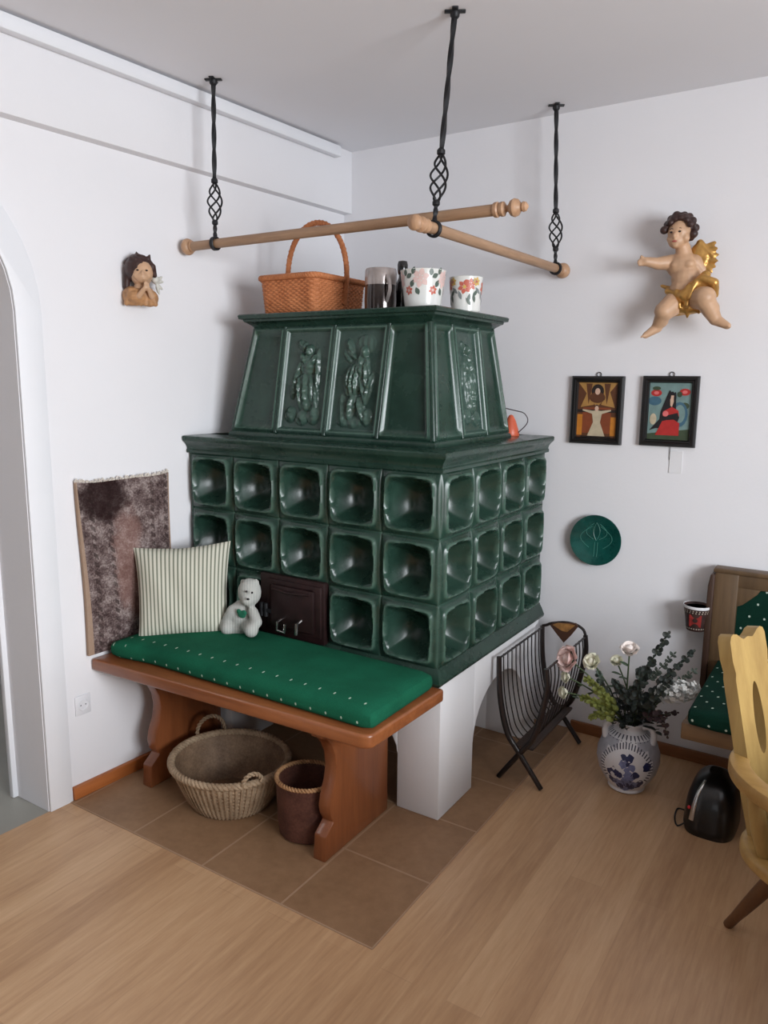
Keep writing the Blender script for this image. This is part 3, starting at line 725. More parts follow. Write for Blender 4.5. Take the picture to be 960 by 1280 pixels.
mb = MB(); mb.lathe([(r, z*.72) for r, z in knob], Vector((-1.055, .002, ZA)), 24, frame((-1, 0, 0))); part('knob', mb, m_knob, RA)
RB = thing('wooden_rod', (0, .4, ZBR), 'shorter wooden rod hung from front to back under the long rod', 'rod', 'wooden rods over the stove')
a, b = Vector((-.013, -.10, ZBR)), Vector((.016, .905, ZBR)); dv = (b-a).normalized()
mb = MB(); mb.tube([a, b], .0165, 16); part('rod', mb, m_rod2, RB)
mb = MB(); mb.lathe([(.0001, 0), (.019, 0), (.021, .005), (.019, .012), (.017, .02), (.022, .026), (.022, .034), (.014, .04), (.013, .048), (.021, .055), (.022, .066), (.015, .074), (.0001, .077)], a, 24, frame(-dv)); part('finial', mb, m_knob, RB)
mb = MB(); mb.lathe(knob, b-dv*.004, 24, frame(dv)); part('knob', mb, m_knob, RB)
# ================================================================== BACK WALL
m_frame = plain('black_lacquer_frame', (15, 13, 14), .4, var=.1, coat=.1)
def pm(n, c): return plain('paint_'+n, c, .45, var=.12, sc=40)
PALG = [pm(*q) for q in (('brown', (92, 56, 36)), ('ochre', (168, 126, 70)), ('dark', (40, 32, 30)), ('cream', (190, 176, 150)), ('rust', (128, 66, 40)), ('amber', (192, 122, 44)), ('teal', (112, 138, 136)), ('red', (172, 42, 40)), ('black', (26, 24, 28)), ('skin', (206, 172, 150)), ('green', (58, 72, 52)), ('blue', (62, 98, 118)), ('rose', (214, 110, 110)))]
def circ(x, y, r, ry=None, n=16): return [(x+r*cos(2*PI*i/n), y+(ry or r)*sin(2*PI*i/n)) for i in range(n)]
def icon(x0, z0, w, h, label, bg, shapes):
    t = thing('picture', (x0+w/2, BY, z0), label, 'picture', 'framed folk icons on the back wall')
    y = BY-.001; fw = .026
    mb = MB()
    prof = [(0, 0), (0, -.016), (.006, -.022), (.014, -.022), (.017, -.017), (.022, -.016), (fw, -.009), (fw, 0)]
    cs = [(x0, z0), (x0+w, z0), (x0+w, z0+h), (x0, z0+h)]; ins_ = [(1, 1), (-1, 1), (-1, -1), (1, -1)]
    V = [(c[0]+i[0]*o, y+d, c[1]+i[1]*o) for c, i in zip(cs, ins_) for o, d in prof]; k = len(prof)
    mb.add(V, [(i*k+j, ((i+1) % 4)*k+j, ((i+1) % 4)*k+j+1, i*k+j+1) for i in range(4) for j in range(k-1)])
    part('frame', mb, m_frame, t)
    mb = MB(); mb.tube([(x0+w/2+.009*cos(2*PI*i/14), y-.003, z0+h+.006+.009*sin(2*PI*i/14)) for i in range(14)], .0016, 6, closed=True); part('hanging_ring', mb, m_iron, t)
    mb = MB(); a, b, W_, H_ = x0+fw-.001, z0+fw-.001, w-2*fw+.002, h-2*fw+.002
    mb.m = bg; mb.box((a, y-.007, b), (a+W_, y-.0005, b+H_), 0)
    for n_, (mi, poly) in enumerate(shapes):
        mb.m = mi; q = y-.0072-.00012*n_; o = [(a+u*W_, q, b+v*H_) for u, v in poly]; c = (sum(p[0] for p in o)/len(o), q, sum(p[2] for p in o)/len(o))
        if len(poly) > 5: mb.add([c]+o, [(0, i+1, (i+1) % len(o)+1) for i in range(len(o))])
        else: mb.add(o, [tuple(range(len(o)))])
    part('painting', mb, PALG, t, fix=False)
sh1 = [(1, [(.0, 1), (.5, .55), (1, 1)]), (1, [(.08, .55), (.3, .95), (.42, .6)]), (1, [(.6, .6), (.75, .95), (.95, .55)]), (0, [(.2, .98), (.28, .6), (.36, .98)]), (0, [(.66, .98), (.74, .6), (.82, .98)]),
       (4, [(.1, .08), (.9, .08), (.85, .55), (.15, .55)]), (5, [(0, .04), (.14, .04), (.14, .42), (0, .42)]), (5, [(.86, .04), (1, .04), (1, .38), (.86, .38)]), (2, [(0, .46), (1, .46), (1, .51), (0, .51)]), (2, [(.47, 0), (.53, 0), (.53, .6), (.47, .6)]),
       (2, circ(.5, .84, .16, .13)), (0, circ(.5, .73, .2, .1)), (9, circ(.5, .84, .065, .06)), (3, [(.14, .49), (.4, .43), (.5, .46), (.62, .43), (.86, .49), (.86, .515), (.62, .49), (.5, .5), (.4, .49), (.14, .515)]), (3, [(.38, .46), (.64, .46), (.6, .28), (.74, .02), (.28, .02), (.42, .28)]), (9, circ(.5, .53, .05, .05)), (2, [(.12, 0), (.88, 0), (.88, .03), (.12, .03)])]
sh2 = [(10, [(0, 0), (1, 0), (1, .2), (0, .1)]), (11, circ(.14, .68, .16, .08)), (10, circ(.86, .6, .1, .06)), (7, circ(.17, .82, .13, .06)), (10, circ(.17, .9, .1, .035)), (12, circ(.17, .82, .06, .03)), (7, circ(.84, .84, .13, .06)), (10, circ(.72, .8, .06, .05)), (12, circ(.84, .84, .06, .03)),
       (11, circ(.74, .45, .2, .22)), (6, circ(.75, .46, .13, .16)), (8, [(.3, .5), (.45, .82), (.56, .85), (.64, .78), (.66, .55), (.75, .4), (.66, .2), (.2, .2), (.05, .16), (.28, .36)]), (3, circ(.13, .36, .08, .1)),
       (7, [(.2, .08), (.76, .08), (.76, .3), (.62, .36), (.36, .34)]), (7, [(.36, .5), (.56, .58), (.72, .52), (.74, .42), (.5, .38), (.36, .42)]), (8, [(.4, .42), (.7, .48), (.74, .4), (.36, .33)]), (9, [(.5, .78), (.59, .78), (.6, .68), (.56, .58), (.52, .6)]), (12, circ(.42, .46, .07, .05)), (8, circ(.49, .78, .035, .09)), (8, circ(.62, .74, .03, .1))]
icon(.074, 1.236, .208, .268, 'black framed picture of a robed figure with outstretched arms in brown and gold', 0, sh1)
icon(.353, 1.241, .204, .265, 'black framed picture of a dark haired woman in red on a pale blue ground', 6, sh2)
m_card = plain('white_paper', (228, 227, 229), .8, var=.01)
mb = MB(); mb.box((.468, BY-.003, 1.14), (.515, BY-.0008, 1.225), .0005, 1)
TG = thing('paper_tag', (.49, BY, 1.14), 'small white paper tag hanging on a string under the picture of a woman in red', 'tag'); part('tag', mb, m_card, TG)
mb = MB(); mb.tube([(.468, BY-.004, 1.243), (.467, BY-.003, 1.19)], .0009, 5); part('string', mb, m_iron, TG)
# glazed plate
m_plate = glaze('green_plate_glaze', (22, 92, 82), (8, 42, 42)); m_incise = plain('pale_incised_line', (70, 130, 118), .3, var=.1)
PC = Vector((.207, BY-.001, .846)); PM = frame((.04, -1, .03))
mb = MB(); mb.lathe([(.0001, .004), (.04, .004), (.05, .0), (.056, .0), (.058, .006), (.085, .014), (.1, .022), (.104, .026), (.103, .029), (.096, .027), (.07, .016), (.055, .012), (.0001, .01)], PC, 56, PM)
mb.m = 1
def prz(r): return .0125 if r < .055 else .0125+(r-.055)*.35
def pcur(pts):
    mb.tube([PC+PM @ Vector((-x, y, prz(math.hypot(x, y)))) for x, y in pts], .0011, 6)
for s_ in (-1, 1):
    pcur([(s_*.013*sin(PI*i/14)*(1 if i < 15 else 1), .072-.075*i/14) for i in range(15)])
    pcur([(s_*(.012+.03*sin(PI*i/18)), .068-.066*i/18-.004*sin(PI*i/18)) for i in range(19)])
    pcur([(s_*(.016+.048*sin(PI*i/20*.92)), .056-.09*i/20) for i in range(21)])
    pcur([(s_*.006, -.01-.06*i/8) for i in range(9)])
PM0 = PM
solo('plate', mb, [m_plate, m_incise], PC, 'round dark green glazed plate with a lily pattern hung on the back wall', 'plate')

# ------------------------------------------------------------------ carved cherub
m_skin = plain('painted_carved_skin', (196, 158, 126), .45, var=.1, sc=25); m_hair = plain('dark_brown_carved_hair', (56, 34, 30), .5, var=.3, sc=40)
m_gold = plain('worn_gilding', (196, 150, 84), .36, .7, var=.25, sc=30); m_purple = plain('dull_purple_paint', (98, 66, 74), .5); m_eye = plain('dark_paint', (44, 32, 30), .4); m_lip = plain('lip_red', (170, 84, 76), .45)
CH0 = at_y(862, 345, .9)
def ch(px, py, w=0): return Vector((CH0.x+(px-862)*.0027, .9-w, CH0.z-(py-345)*.00277))
CB = thing('cherub_figure', ch(862, 372, -.06), 'carved wooden winged cherub with gilded cloth hung on the back wall', 'figurine')
mb = MB()
hd = ch(848, 292, .03)
mb.ell(hd, (.042, .044, .05)); mb.ell(ch(846, 303, .045), (.03, .03, .026)); mb.ell(ch(857, 300, .05), (.016, .016, .016)); mb.ell(ch(839, 300, .05), (.015, .016, .016))
mb.ell(ch(845.5, 298, .077), (.0075, .01, .011)); mb.ell(ch(846, 309, .062), (.011, .01, .009))
mb.cap(ch(852, 310, .015), ch(855, 324, .005), .026, .03)
mb.ell(ch(852, 332, .01), (.054, .042, .046)); mb.ell(ch(858, 348, .012), (.05, .045, .05)); mb.ell(ch(858, 362, .018), (.052, .05, .042)); mb.ell(ch(860, 374, .005), (.056, .046, .036))
mb.ell(ch(846, 332, .035), (.02, .018, .016)); mb.ell(ch(863, 332, .035), (.02, .018, .016))
mb.cap(ch(839, 327, .012), ch(824, 329, .045), .028, .022); mb.cap(ch(824, 329, .045), ch(811, 327, .075), .021, .016)
for k, (dx, dy, dw) in enumerate(((-6, -4, .006), (-8, -1.5, .012), (-8, 1, .014), (-6.5, 3.5, .012))): mb.cap(ch(811, 327+dy*.5, .076), ch(811+dx, 328+dy, .078+dw), .0075, .0055)
mb.ell(ch(809, 328, .078), (.014, .014, .014)); mb.cap(ch(811, 325, .08), ch(806, 321, .09), .0065, .005)
mb.cap(ch(867, 328, .0), ch(877, 340, -.02), .028, .024); mb.cap(ch(877, 340, -.02), ch(878, 354, .0), .022, .017); mb.ell(ch(878, 358, .008), (.015, .014, .015))
mb.cap(ch(851, 376, .02), ch(838, 390, .06), .045, .035); mb.cap(ch(838, 392, .06), ch(828, 408, .035), .03, .02); mb.ell(ch(833, 400, .04), (.027, .028, .03)); mb.cap(ch(828, 410, .035), ch(815, 420, .055), .019, .012)
mb.cap(ch(872, 374, .02), ch(889, 376, .085), .044, .038); mb.cap(ch(889, 378, .085), ch(902, 402, .06), .036, .022); mb.ell(ch(896, 390, .066), (.03, .03, .033)); mb.cap(ch(903, 403, .06), ch(918, 411, .075), .02, .0125)
for (fx, fy, fw_), sg in (((815, 420, .055), -1), ((918, 411, .075), 1)):
    for k in range(5): p = ch(fx, fy, fw_)+Vector((sg*(.003-.001*k), -.011+.0052*k, -.002+.0012*k)); mb.cap(p, p+Vector((sg*.0085, -.003+.003*k, -.004+.001*k)), .0048-.0004*k, .004-.0003*k)
mb.ell(ch(864, 298, .022), (.006, .009, .012)); mb.ell(ch(840, 290, .06), (.012, .01, .006)); mb.ell(ch(852, 290, .062), (.012, .01, .006))
part('body', fuse(mb, .0036, 3), m_skin, CB)
mb = MB(); rnd = random.Random(3)
for i in range(60):
    a = rnd.uniform(-.6, PI+.9); b = rnd.uniform(-1.2, .9)
    d = Vector((cos(a)*cos(b*.6), -sin(b)*.9, sin(a)))
    if d.z < .45 and d.y < -.35: continue
    if d.x < -.55 and d.z < .35: continue
    mb.ell(hd+Vector((d.x*.044, d.y*.042+.006, d.z*.05+.004)), (.0135, .0135, .012), n=8)
mb.ell(hd+Vector((.006, .014, .01)), (.045, .04, .05)); mb.ell(ch(841, 277, .055), (.014, .012, .014)); mb.ell(ch(853, 275, .05), (.016, .012, .014))
for k in range(9): a = -.3+k*.42; mb.ell(hd+Vector((.05*cos(a), -.006+.012*sin(k*2.1), .052*sin(a)+.006)), (.016, .016, .015), n=10)
for x, y in ((838, 281), (844, 277), (851, 276), (858, 279), (863, 285)): mb.ell(ch(x, y, .062), (.012, .011, .011), n=10)
part('hair', fuse(mb, .0036, 1), m_hair, CB)
mb = MB()
for x, z in ((840.5, 293), (851, 293)): mb.ell(ch(x, z, .071 if x > 845 else .068), (.0055, .004, .0035), n=10); mb.tube([ch(x-3, z-3.2, .068), ch(x, z-4.4, .071), ch(x+3, z-3.4, .068)], .0012, 5)
part('eyes', mb, m_eye, CB)
mb = MB(); mb.ell(ch(845.5, 304.5, .073), (.009, .004, .0035), n=10); part('mouth', mb, m_lip, CB)
mb = MB()
mb.ell(ch(862, 378, .01), (.064, .052, .028)); mb.cap(ch(838, 364, .03), ch(862, 372, .065), .012, .02); mb.cap(ch(862, 372, .065), ch(884, 352, .07), .022, .014); mb.cap(ch(884, 352, .075), ch(898, 358, .07), .014, .016); mb.cap(ch(898, 358, .07), ch(899, 372, .05), .016, .012)
mb.cap(ch(886, 347, .05), ch(866, 364, .06), .016, .014); mb.cap(ch(868, 362, .075), ch(866, 384, .07), .012, .009); mb.cap(ch(852, 366, .06), ch(857, 386, .06), .01, .007); mb.cap(ch(876, 356, .08), ch(870, 376, .085), .009, .006)
mb.ell(ch(866, 388, .03), (.05, .03, .018)); mb.cap(ch(846, 392, .02), ch(885, 388, .02), .012, .012); mb.cap(ch(866, 380, .06), ch(866, 397, .04), .012, .006); mb.cap(ch(873, 380, .055), ch(880, 392, .04), .011, .007); mb.cap(ch(828, 356, .01), ch(846, 363, .02), .006, .012)
mb.cap(ch(880, 358, .05), ch(897, 364, .05), .024, .018); mb.cap(ch(868, 368, .045), ch(884, 357, .06), .022, .02); mb.ell(ch(873, 362, .05), (.03, .03, .024))
part('gilded_cloth', fuse(mb, .0042, 2), m_gold, CB, 'gilded loincloth')
mb = MB()
root = ch(866, 318, -.015)
for k in range(7):
    a = math.radians(38-k*13); Lg = .074-.0015*abs(k-3)
    d = Vector((cos(a), -.12, sin(a)-.2)).normalized()
    mb.ell(root+d*Lg*.6+Vector((0, -.003*(k % 2), -.004*k)), (.0125, .007, Lg*.56), frame(d, (0, -1, 0)), 14)
    mb.ell(root+d*Lg*.35+Vector((0, -.012, -.003*k)), (.011, .007, Lg*.32), frame(d, (0, -1, 0)), 12)
mb.ell(ch(871, 316, 0), (.028, .012, .032)); mb.cap(ch(866, 322, 0), ch(872, 305, 0), .012, .013); mb.cap(ch(872, 305, 0), ch(889, 322, -.005), .013, .008)
part('wing', fuse(mb, .004, 1), m_gold, CB, 'gilded wing')
mb = MB(); mb.ell(ch(876, 334, -.03), (.02, .012, .034), Matrix.Rotation(-.5, 3, 'Y')); mb.cap(ch(866, 345, -.02), ch(866, 345, -.066), .012, .012); part('wing_underside', mb, m_purple, CB)

# ================================================================== LEFT WALL
NL = Vector((1, -K, 0)).normalized(); TL = Vector((K, 1, 0)).normalized()
def lw(s, z, d=0): return Vector((lx(s), s, z)) + NL*d
AG = thing('angel_bust', lw(-.222, 1.735), 'small carved angel bust with dark hair hung on the left wall', 'figurine')
def ab(u, v, w):
    a = .62; w0 = w-.04; return lw(-.222, 1.82, .046+w0*cos(a)+u*sin(a))+TL*(u*cos(a)-w0*sin(a))+Vector((0, 0, v))
RM = frame(NL).copy()
mb = MB(); mb.ell(ab(.005, .018, .05), (.04, .04, .046)); mb.ell(ab(.008, .0, .075), (.022, .024, .02)); mb.ell(ab(.008, .012, .094), (.006, .006, .009)); mb.ell(ab(-.01, .006, .078), .014, n=10); mb.ell(ab(.026, .006, .074), .013, n=10)
mb.cap(ab(.004, -.02, .045), ab(.0, -.045, .04), .022, .026)
mb.cap(ab(-.006, -.062, .075), ab(.014, -.036, .094), .010, .007); mb.cap(ab(.036, -.062, .07), ab(.024, -.036, .092), .010, .007)
for k in range(4): mb.cap(ab(.012+.0045*k, -.038, .094), ab(.013+.0045*k, -.016-.003*abs(k-1), .1), .0034, .0026)
mb.ell(ab(.008, -.008, .093), (.009, .006, .004), n=10)
part('head_and_hands', fuse(mb, .0026, 2), m_skin, AG)
mb = MB(); mb.ell(ab(-.002, .03, .038), (.046, .05, .048)); rnd = random.Random(5)
for i in range(46):
    a = rnd.uniform(0, 2*PI); b = rnd.uniform(.0, 1.25); d = Vector((cos(a)*sin(b), sin(a)*sin(b), cos(b)))
    if d.y > .35 and d.z < .62: continue
    mb.ell(ab(d.x*.047-.003, d.z*.05+(.022 if b < 1 else .012), d.y*.042+.04), (.012, .012, .011), n=8)
mb.cap(ab(-.04, .03, .04), ab(-.046, -.03, .03), .014, .012); mb.cap(ab(.042, .04, .045), ab(.05, .012, .04), .013, .008); mb.cap(ab(-.004, .07, .05), ab(-.008, .086, .045), .01, .003); mb.cap(ab(.03, .066, .045), ab(.036, .08, .04), .01, .003)
part('hair', fuse(mb, .003, 1), m_hair, AG)
m_gb = plain('brown_gold_paint', (168, 124, 84), .55, 0, var=.3, sc=40)
mb = MB(); mb.ell(ab(.0, -.062, .035), (.036, .058, .03)); mb.ell(ab(-.03, -.06, .035), (.034, .03, .034)); mb.ell(ab(.03, -.065, .035), (.034, .028, .03))
for k in range(7): u = -.048+.016*k; mb.cap(ab(u*.7, -.042, .062), ab(u, -.086, .052), .008, .009)
part('robe', fuse(mb, .003, 1), m_gb, AG, 'brown and gold robe')
m_wp = plain('white_wing_paint', (206, 204, 196), .5, var=.1, sc=30)
mb = MB()
for k in range(4): d = (TL*(.9-.2*k)+Vector((0, 0, .5-.42*k))).normalized(); mb.ell(ab(.055, -.002-.006*k, .025)+d*.014, (.007, .006, .02), frame(d), 10)
mb.ell(ab(.052, .0, .025), .015, n=12); part('wing', fuse(mb, .0035, 1), m_wp, AG, 'white and grey wing')
mb = MB()
for u in (-.008, .022): mb.ell(ab(u, .022, .088), (.004, .005, .003), n=8)
part('eyes', mb, m_eye, AG)
# wall rug
def rug_mat():
    t = NT('worn_pile_rug'); x, y, z = t.sep(t.uv())
    uv2 = t.mapv(t.uv(), (1, 1.55, 1)); n1 = t.noise(5, 5, uv2, .6); n2 = t.noise(55, 3, uv2, .7); n3 = t.noise(16, 3, uv2, .6)
    f = t.m('ADD', t.m('MULTIPLY', n1, .4), t.m('ADD', t.m('MULTIPLY', n2, .35), t.m('MULTIPLY', n3, .25)))
    col = t.ramp(f, [(.4, lin((56, 42, 42))), (.5, lin((108, 92, 90))), (.6, lin((162, 148, 144)))])
    def blob(cx, cy, rx, ry, w=.25):
        q = t.m('ADD', t.m('POWER', t.m('DIVIDE', t.m('SUBTRACT', x, cx), rx), 2.0), t.m('POWER', t.m('DIVIDE', t.m('SUBTRACT', y, cy), ry), 2.0))
        q = t.m('ADD', q, t.m('MULTIPLY', t.m('SUBTRACT', n1, .5), 2.2))
        nd = t.t.nodes.new('ShaderNodeMapRange'); t.t.links.new(q, nd.inputs[0])
        for i, v in ((1, 1.3), (2, .5), (3, 0), (4, 1)): nd.inputs[i].default_value = v
        return nd.outputs[0]
    col = t.mix(t.m('MULTIPLY', blob(.5, .5, .17, .34), .42), col, lin((156, 118, 108)))
    col = t.mix(t.m('MULTIPLY', blob(.26, .9, .3, .13), .88), col, lin((40, 26, 26)))
    dash = t.m('FRACT', t.m('ADD', t.m('MULTIPLY', y, 19.0), t.m('MULTIPLY', x, 9.0)))
    dk = t.m('LESS_THAN', dash, .5)
    def col_at(c, w): return t.m('LESS_THAN', t.m('ABSOLUTE', t.m('SUBTRACT', x, c)), w)
    cc = t.m('ADD', t.m('ADD', col_at(.14, .025), col_at(.95, .02)), t.m('ADD', col_at(.33, .022), col_at(.79, .02)))
    col = t.mix(t.m('MULTIPLY', t.m('MULTIPLY', cc, dk), t.m('ADD', .0, t.m('MULTIPLY', n3, 1.1))), col, lin((44, 34, 32)))
    edge = t.m('MAXIMUM', t.m('LESS_THAN', x, t.m('ADD', .012, t.m('MULTIPLY', t.m('SUBTRACT', 1.0, y), .05))), t.m('GREATER_THAN', x, .985))
    col = t.mix(t.m('MULTIPLY', edge, .85), col, lin((168, 142, 122)))
    t.bump(n2, .5, .004)
    return t.fin(col, 1, 0, 0, .05)
m_rug = rug_mat(); m_fringe = plain('cream_fringe', (214, 206, 196), .95, var=.08, sc=60)
RG = thing('wall_rug', lw(-.3, .53), 'worn small brown and grey pile rug hanging on the left wall behind the bench', 'rug')
def rugp(u, v, d):
    s = -.492+.385*u+.004*sin(5*v+u); z = .515+.612*v + .012*(abs(2*u-1)-.6)*v**4 - .004*sin(9*u)*v**6
    s += .008*(1-v)*(u-.5)*-2
    return lw(s, z, d+.006+.004*sin(7*u+3*v)*v)
mb = MB(); mb.grid(lambda u, v: rugp(u, v, .012), 50, 70, uv=True)
n0 = len(mb.V)
mb.grid(lambda u, v: rugp(u, v, 0), 50, 70, uv=True, flip=True)
for a_, b_, m_ in ((0, 1, 0), (0, 1, 1)):
    for side in (0, 1):
        def ef(u, v):
            p, q = ((v, side) if m_ == 0 else (side, v)); return rugp(p, q, .012*u)
        mb.grid(ef, 1, 50, uv=False)
part('pile', mb, m_rug, RG, fix=False)
mb = MB(); rnd = random.Random(9)
for i in range(100):
    u = (i+rnd.random())/100; p = rugp(u, 1, .008); hgt = rnd.uniform(.004, .014)
    mb.tube([p+Vector((0, 0, -.004)), p+TL*rnd.uniform(-.004, .004)+Vector((0, 0, hgt*.6)), p+TL*rnd.uniform(-.008, .008)+NL*rnd.uniform(0, .006)+Vector((0, 0, hgt))], .0019, 5)
part('fringe', mb, m_fringe, RG)['kind'] = 'stuff'
m_sock = plain('white_plastic', (226, 226, 230), .35, var=.01)
SK = thing('power_socket', lw(-.509, .34), 'white wall socket low on the left wall beside the archway', 'socket')
mb = MB(); c = lw(-.509, .34); MS = T(Matrix((TL, Vector((0, 0, 1)), NL)).transposed(), c)
mb.box((-.03, -.036, 0), (.03, .036, .005), .003, M=MS); part('cover_plate', mb, m_sock, SK)
mb = MB(); mb.lathe([(.022, .0045), (.02, .007), (.018, .007), (.017, .0055), (.0001, .0052)], c, 28, MS.to_3x3()); part('insert', mb, m_sock, SK)
mb = MB()
for u in (-.0095, .0095): mb.lathe([(.0022, .0048), (.0022, .0056), (.0001, .0056)], c+TL*u, 10, MS.to_3x3())
part('pin_holes', mb, m_eye, SK)
# ================================================================== MAGAZINE RACK
m_blackw = plain('black_lacquered_wood', (30, 22, 22), .35, var=.15, coat=.2); m_lea = plain('golden_brown_leather', (150, 106, 58), .5, var=.35, sc=50, bump=.2); m_lead = plain('dark_brown_leather', (72, 44, 30), .5, var=.2)
RK = thing('magazine_rack', (.135, .63, .0035), 'empty black magazine rack of thin curved wires on splayed legs', 'magazine rack')
Y0, Y1 = .415, .85
b1 = [at_y(*p, Y0) for p in ((624, 821), (624, 846), (625.5, 872), (630, 900), (636, 920), (645, 935))]
b2 = [at_y(*p, Y0) for p in ((683, 836), (684, 856), (680.5, 878), (673, 905), (665, 925), (655, 936))]
f1 = Vector((.22, Y0, .006)); f2 = Vector((.05, Y0, .006))
def smooth(pts, n=8):
    out = []
    for i in range(len(pts)-1):
        p0, p1, p2, p3 = pts[max(i-1, 0)], pts[i], pts[i+1], pts[min(i+2, len(pts)-1)]
        for k in range(n):
            t = k/n; out.append(.5*((2*p1)+(p2-p0)*t+(2*p0-5*p1+4*p2-p3)*t*t+(3*p1-p0-3*p2+p3)*t**3))
    return out+[pts[-1]]
for yy in (0, Y1-Y0):
    o = Vector((0, yy, 0))
    for b_, f_ in ((b1, f1), (b2, f2)):
        mid = b_[-1].lerp(f_, .1)
        mb = MB(); pts = smooth([p+o for p in b_]+[f_.lerp(b_[-1], .5)+o, f_+o]); k = len(pts)
        mb.tube(pts, [.0115-.004*abs(i/k-.45) for i in range(k)], 10); part('leg', mb, m_blackw, RK)
U = smooth(b1[:-1]+[(b1[-1]+b2[-1])/2+Vector((0, 0, .004))]+b2[:-1][::-1], 6)
mb = MB()
for i in range(1, 11): mb.tube([p+Vector((0, (Y1-Y0)*i/11, 0)) for p in U], .0026, 6)
part('wires', mb, m_blackw, RK)
for b_ in (b1, b2):
    mb = MB(); p = b_[0]+Vector((0, 0, -.006)); mb.tube([p, p+Vector((0, Y1-Y0, 0))], .0042, 8); part('rail', mb, m_blackw, RK)
mb = MB(); c = (b1[-1]+b2[-1])/2
mb.box((b1[-1].x-.005, Y0, c.z+.002), (b2[-1].x+.035, Y1, c.z+.012), .003); part('base_board', mb, plain('dark_brown_board', (58, 44, 38), .6), RK)
p0, p1 = b1[0]+Vector((0, Y1-Y0, 0)), b2[0]+Vector((0, Y1-Y0, 0))
q = [at_y(*p, Y1) for p in ((679, 786), (684, 781), (690, 779), (706, 778), (720, 781), (729, 787), (733, 794))]
mb = MB(); mb.tube(smooth([p0]+q[1:-1]+[p1]), .006, 8); part('end_hoop', mb, m_blackw, RK)
tri = [at_y(*p, Y1-.006) for p in ((688, 781), (692, 778), (706, 778), (720, 779), (723, 783), (714, 794), (705, 803), (697, 793))]
mb = MB(); V = [p+Vector((0, o, 0)) for o in (-.005, .004) for p in tri]; k = len(tri)
mb.add(V, [tuple(range(k)), tuple(range(k, 2*k))[::-1]]+[(i, (i+1) % k, (i+1) % k+k, i+k) for i in range(k)])
mb.m = 1
tr2 = [at_y(*p, Y1-.014) for p in ((691, 781), (697, 778.5), (712, 780), (719, 782), (709, 790), (702, 788))]; k = len(tr2)
V = [p+Vector((0, o, 0)) for o in (-.003, .006) for p in tr2]; mb.add(V, [tuple(range(k)), tuple(range(k, 2*k))[::-1]]+[(i, (i+1) % k, (i+1) % k+k, i+k) for i in range(k)])
part('end_flap', mb, [m_lead, m_lea], RK, 'golden brown triangular flap')

# ================================================================== VASE WITH FLOWERS
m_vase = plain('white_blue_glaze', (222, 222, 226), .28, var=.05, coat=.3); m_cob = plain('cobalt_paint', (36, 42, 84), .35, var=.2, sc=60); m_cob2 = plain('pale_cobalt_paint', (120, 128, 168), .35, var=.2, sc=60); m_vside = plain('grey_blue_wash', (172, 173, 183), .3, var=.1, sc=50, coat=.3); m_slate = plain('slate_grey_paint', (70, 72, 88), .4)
VC = Vector((.472, .625, 0)); VP = [(.0001, .001), (.06, .001), (.066, .006), (.064, .016), (.082, .04), (.102, .075), (.112, .115), (.110, .15), (.098, .185), (.078, .212), (.056, .228), (.046, .238), (.046, .25), (.052, .258), (.05, .261), (.042, .256), (.04, .236), (.06, .215), (.09, .17), (.1, .115), (.06, .02), (.0001, .015)]
def vr(z):
    pr = VP[3:13]
    for (r0, z0), (r1, z1) in zip(pr, pr[1:]):
        if z0 <= z <= z1: return r0+(r1-r0)*(z-z0)/(z1-z0)
    return pr[-1][0] if z > .2 else pr[0][0]
VS = thing('vase', VC, 'round blue and white jug vase with small shoulder handles on the wooden floor', 'vase')
mb = MB(); mb.lathe(VP, VC, 96)
va = math.radians(-79)
def blotch(da, z, s, mi, sd):
    rr = random.Random(sd); decal(mb, VC, vr, va+da, z, [(s*(.7+.6*rr.random())*cos(2*PI*i/11), s*(.7+.6*rr.random())*sin(2*PI*i/11)) for i in range(11)], 0, mi)
for k in range(46):
    th = 2*PI*k/46
    if sin(th) < -.55: continue
    z = .118+.082*sin(th); u = .092*cos(th); r = vr(min(z, .22))
    decal(mb, VC, vr, va+u/.11, z, [(.0095, .0022), (.0095, -.0022), (-.0095, -.0022), (-.0095, .0022)], th, 3)
for k in range(30):
    th = 2*PI*k/30; decal(mb, VC, vr, th, .218, [(.009, .0025), (.009, -.0025), (-.009, -.0025), (-.009, .0025)], PI/2, 3)
for i, (da, z, s, mi) in enumerate(((-.1, .165, .008, 1), (.1, .16, .013, 1), (.05, .14, .006, 1), (-.38, .095, .02, 1), (-.44, .088, .008, 0), (-.22, .092, .01, 1), (.3, .1, .012, 1), (-.1, .14, .014, 2), (.18, .13, .012, 2), (.08, .1, .014, 2), (.03, .12, .008, 2), (-.12, .06, .022, 2), (.08, .062, .016, 1), (-.3, .058, .014, 2), (.3, .055, .014, 2), (-.5, .062, .012, 1), (.5, .06, .016, 1), (.02, .045, .02, 2), (-.2, .04, .012, 1), (.24, .04, .012, 1), (.66, .13, .014, 1), (-.02, .075, .012, 2), (.18, .085, .01, 2))): blotch(da, z, s*1.2, mi, i)
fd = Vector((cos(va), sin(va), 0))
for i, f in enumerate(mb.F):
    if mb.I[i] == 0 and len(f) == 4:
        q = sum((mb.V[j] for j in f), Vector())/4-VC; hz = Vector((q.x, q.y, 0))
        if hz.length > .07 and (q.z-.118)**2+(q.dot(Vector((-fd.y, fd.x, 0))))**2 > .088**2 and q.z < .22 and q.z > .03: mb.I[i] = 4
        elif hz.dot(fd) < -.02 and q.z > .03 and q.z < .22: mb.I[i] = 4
part('body', mb, [m_vase, m_cob, m_cob2, m_slate, m_vside], VS)
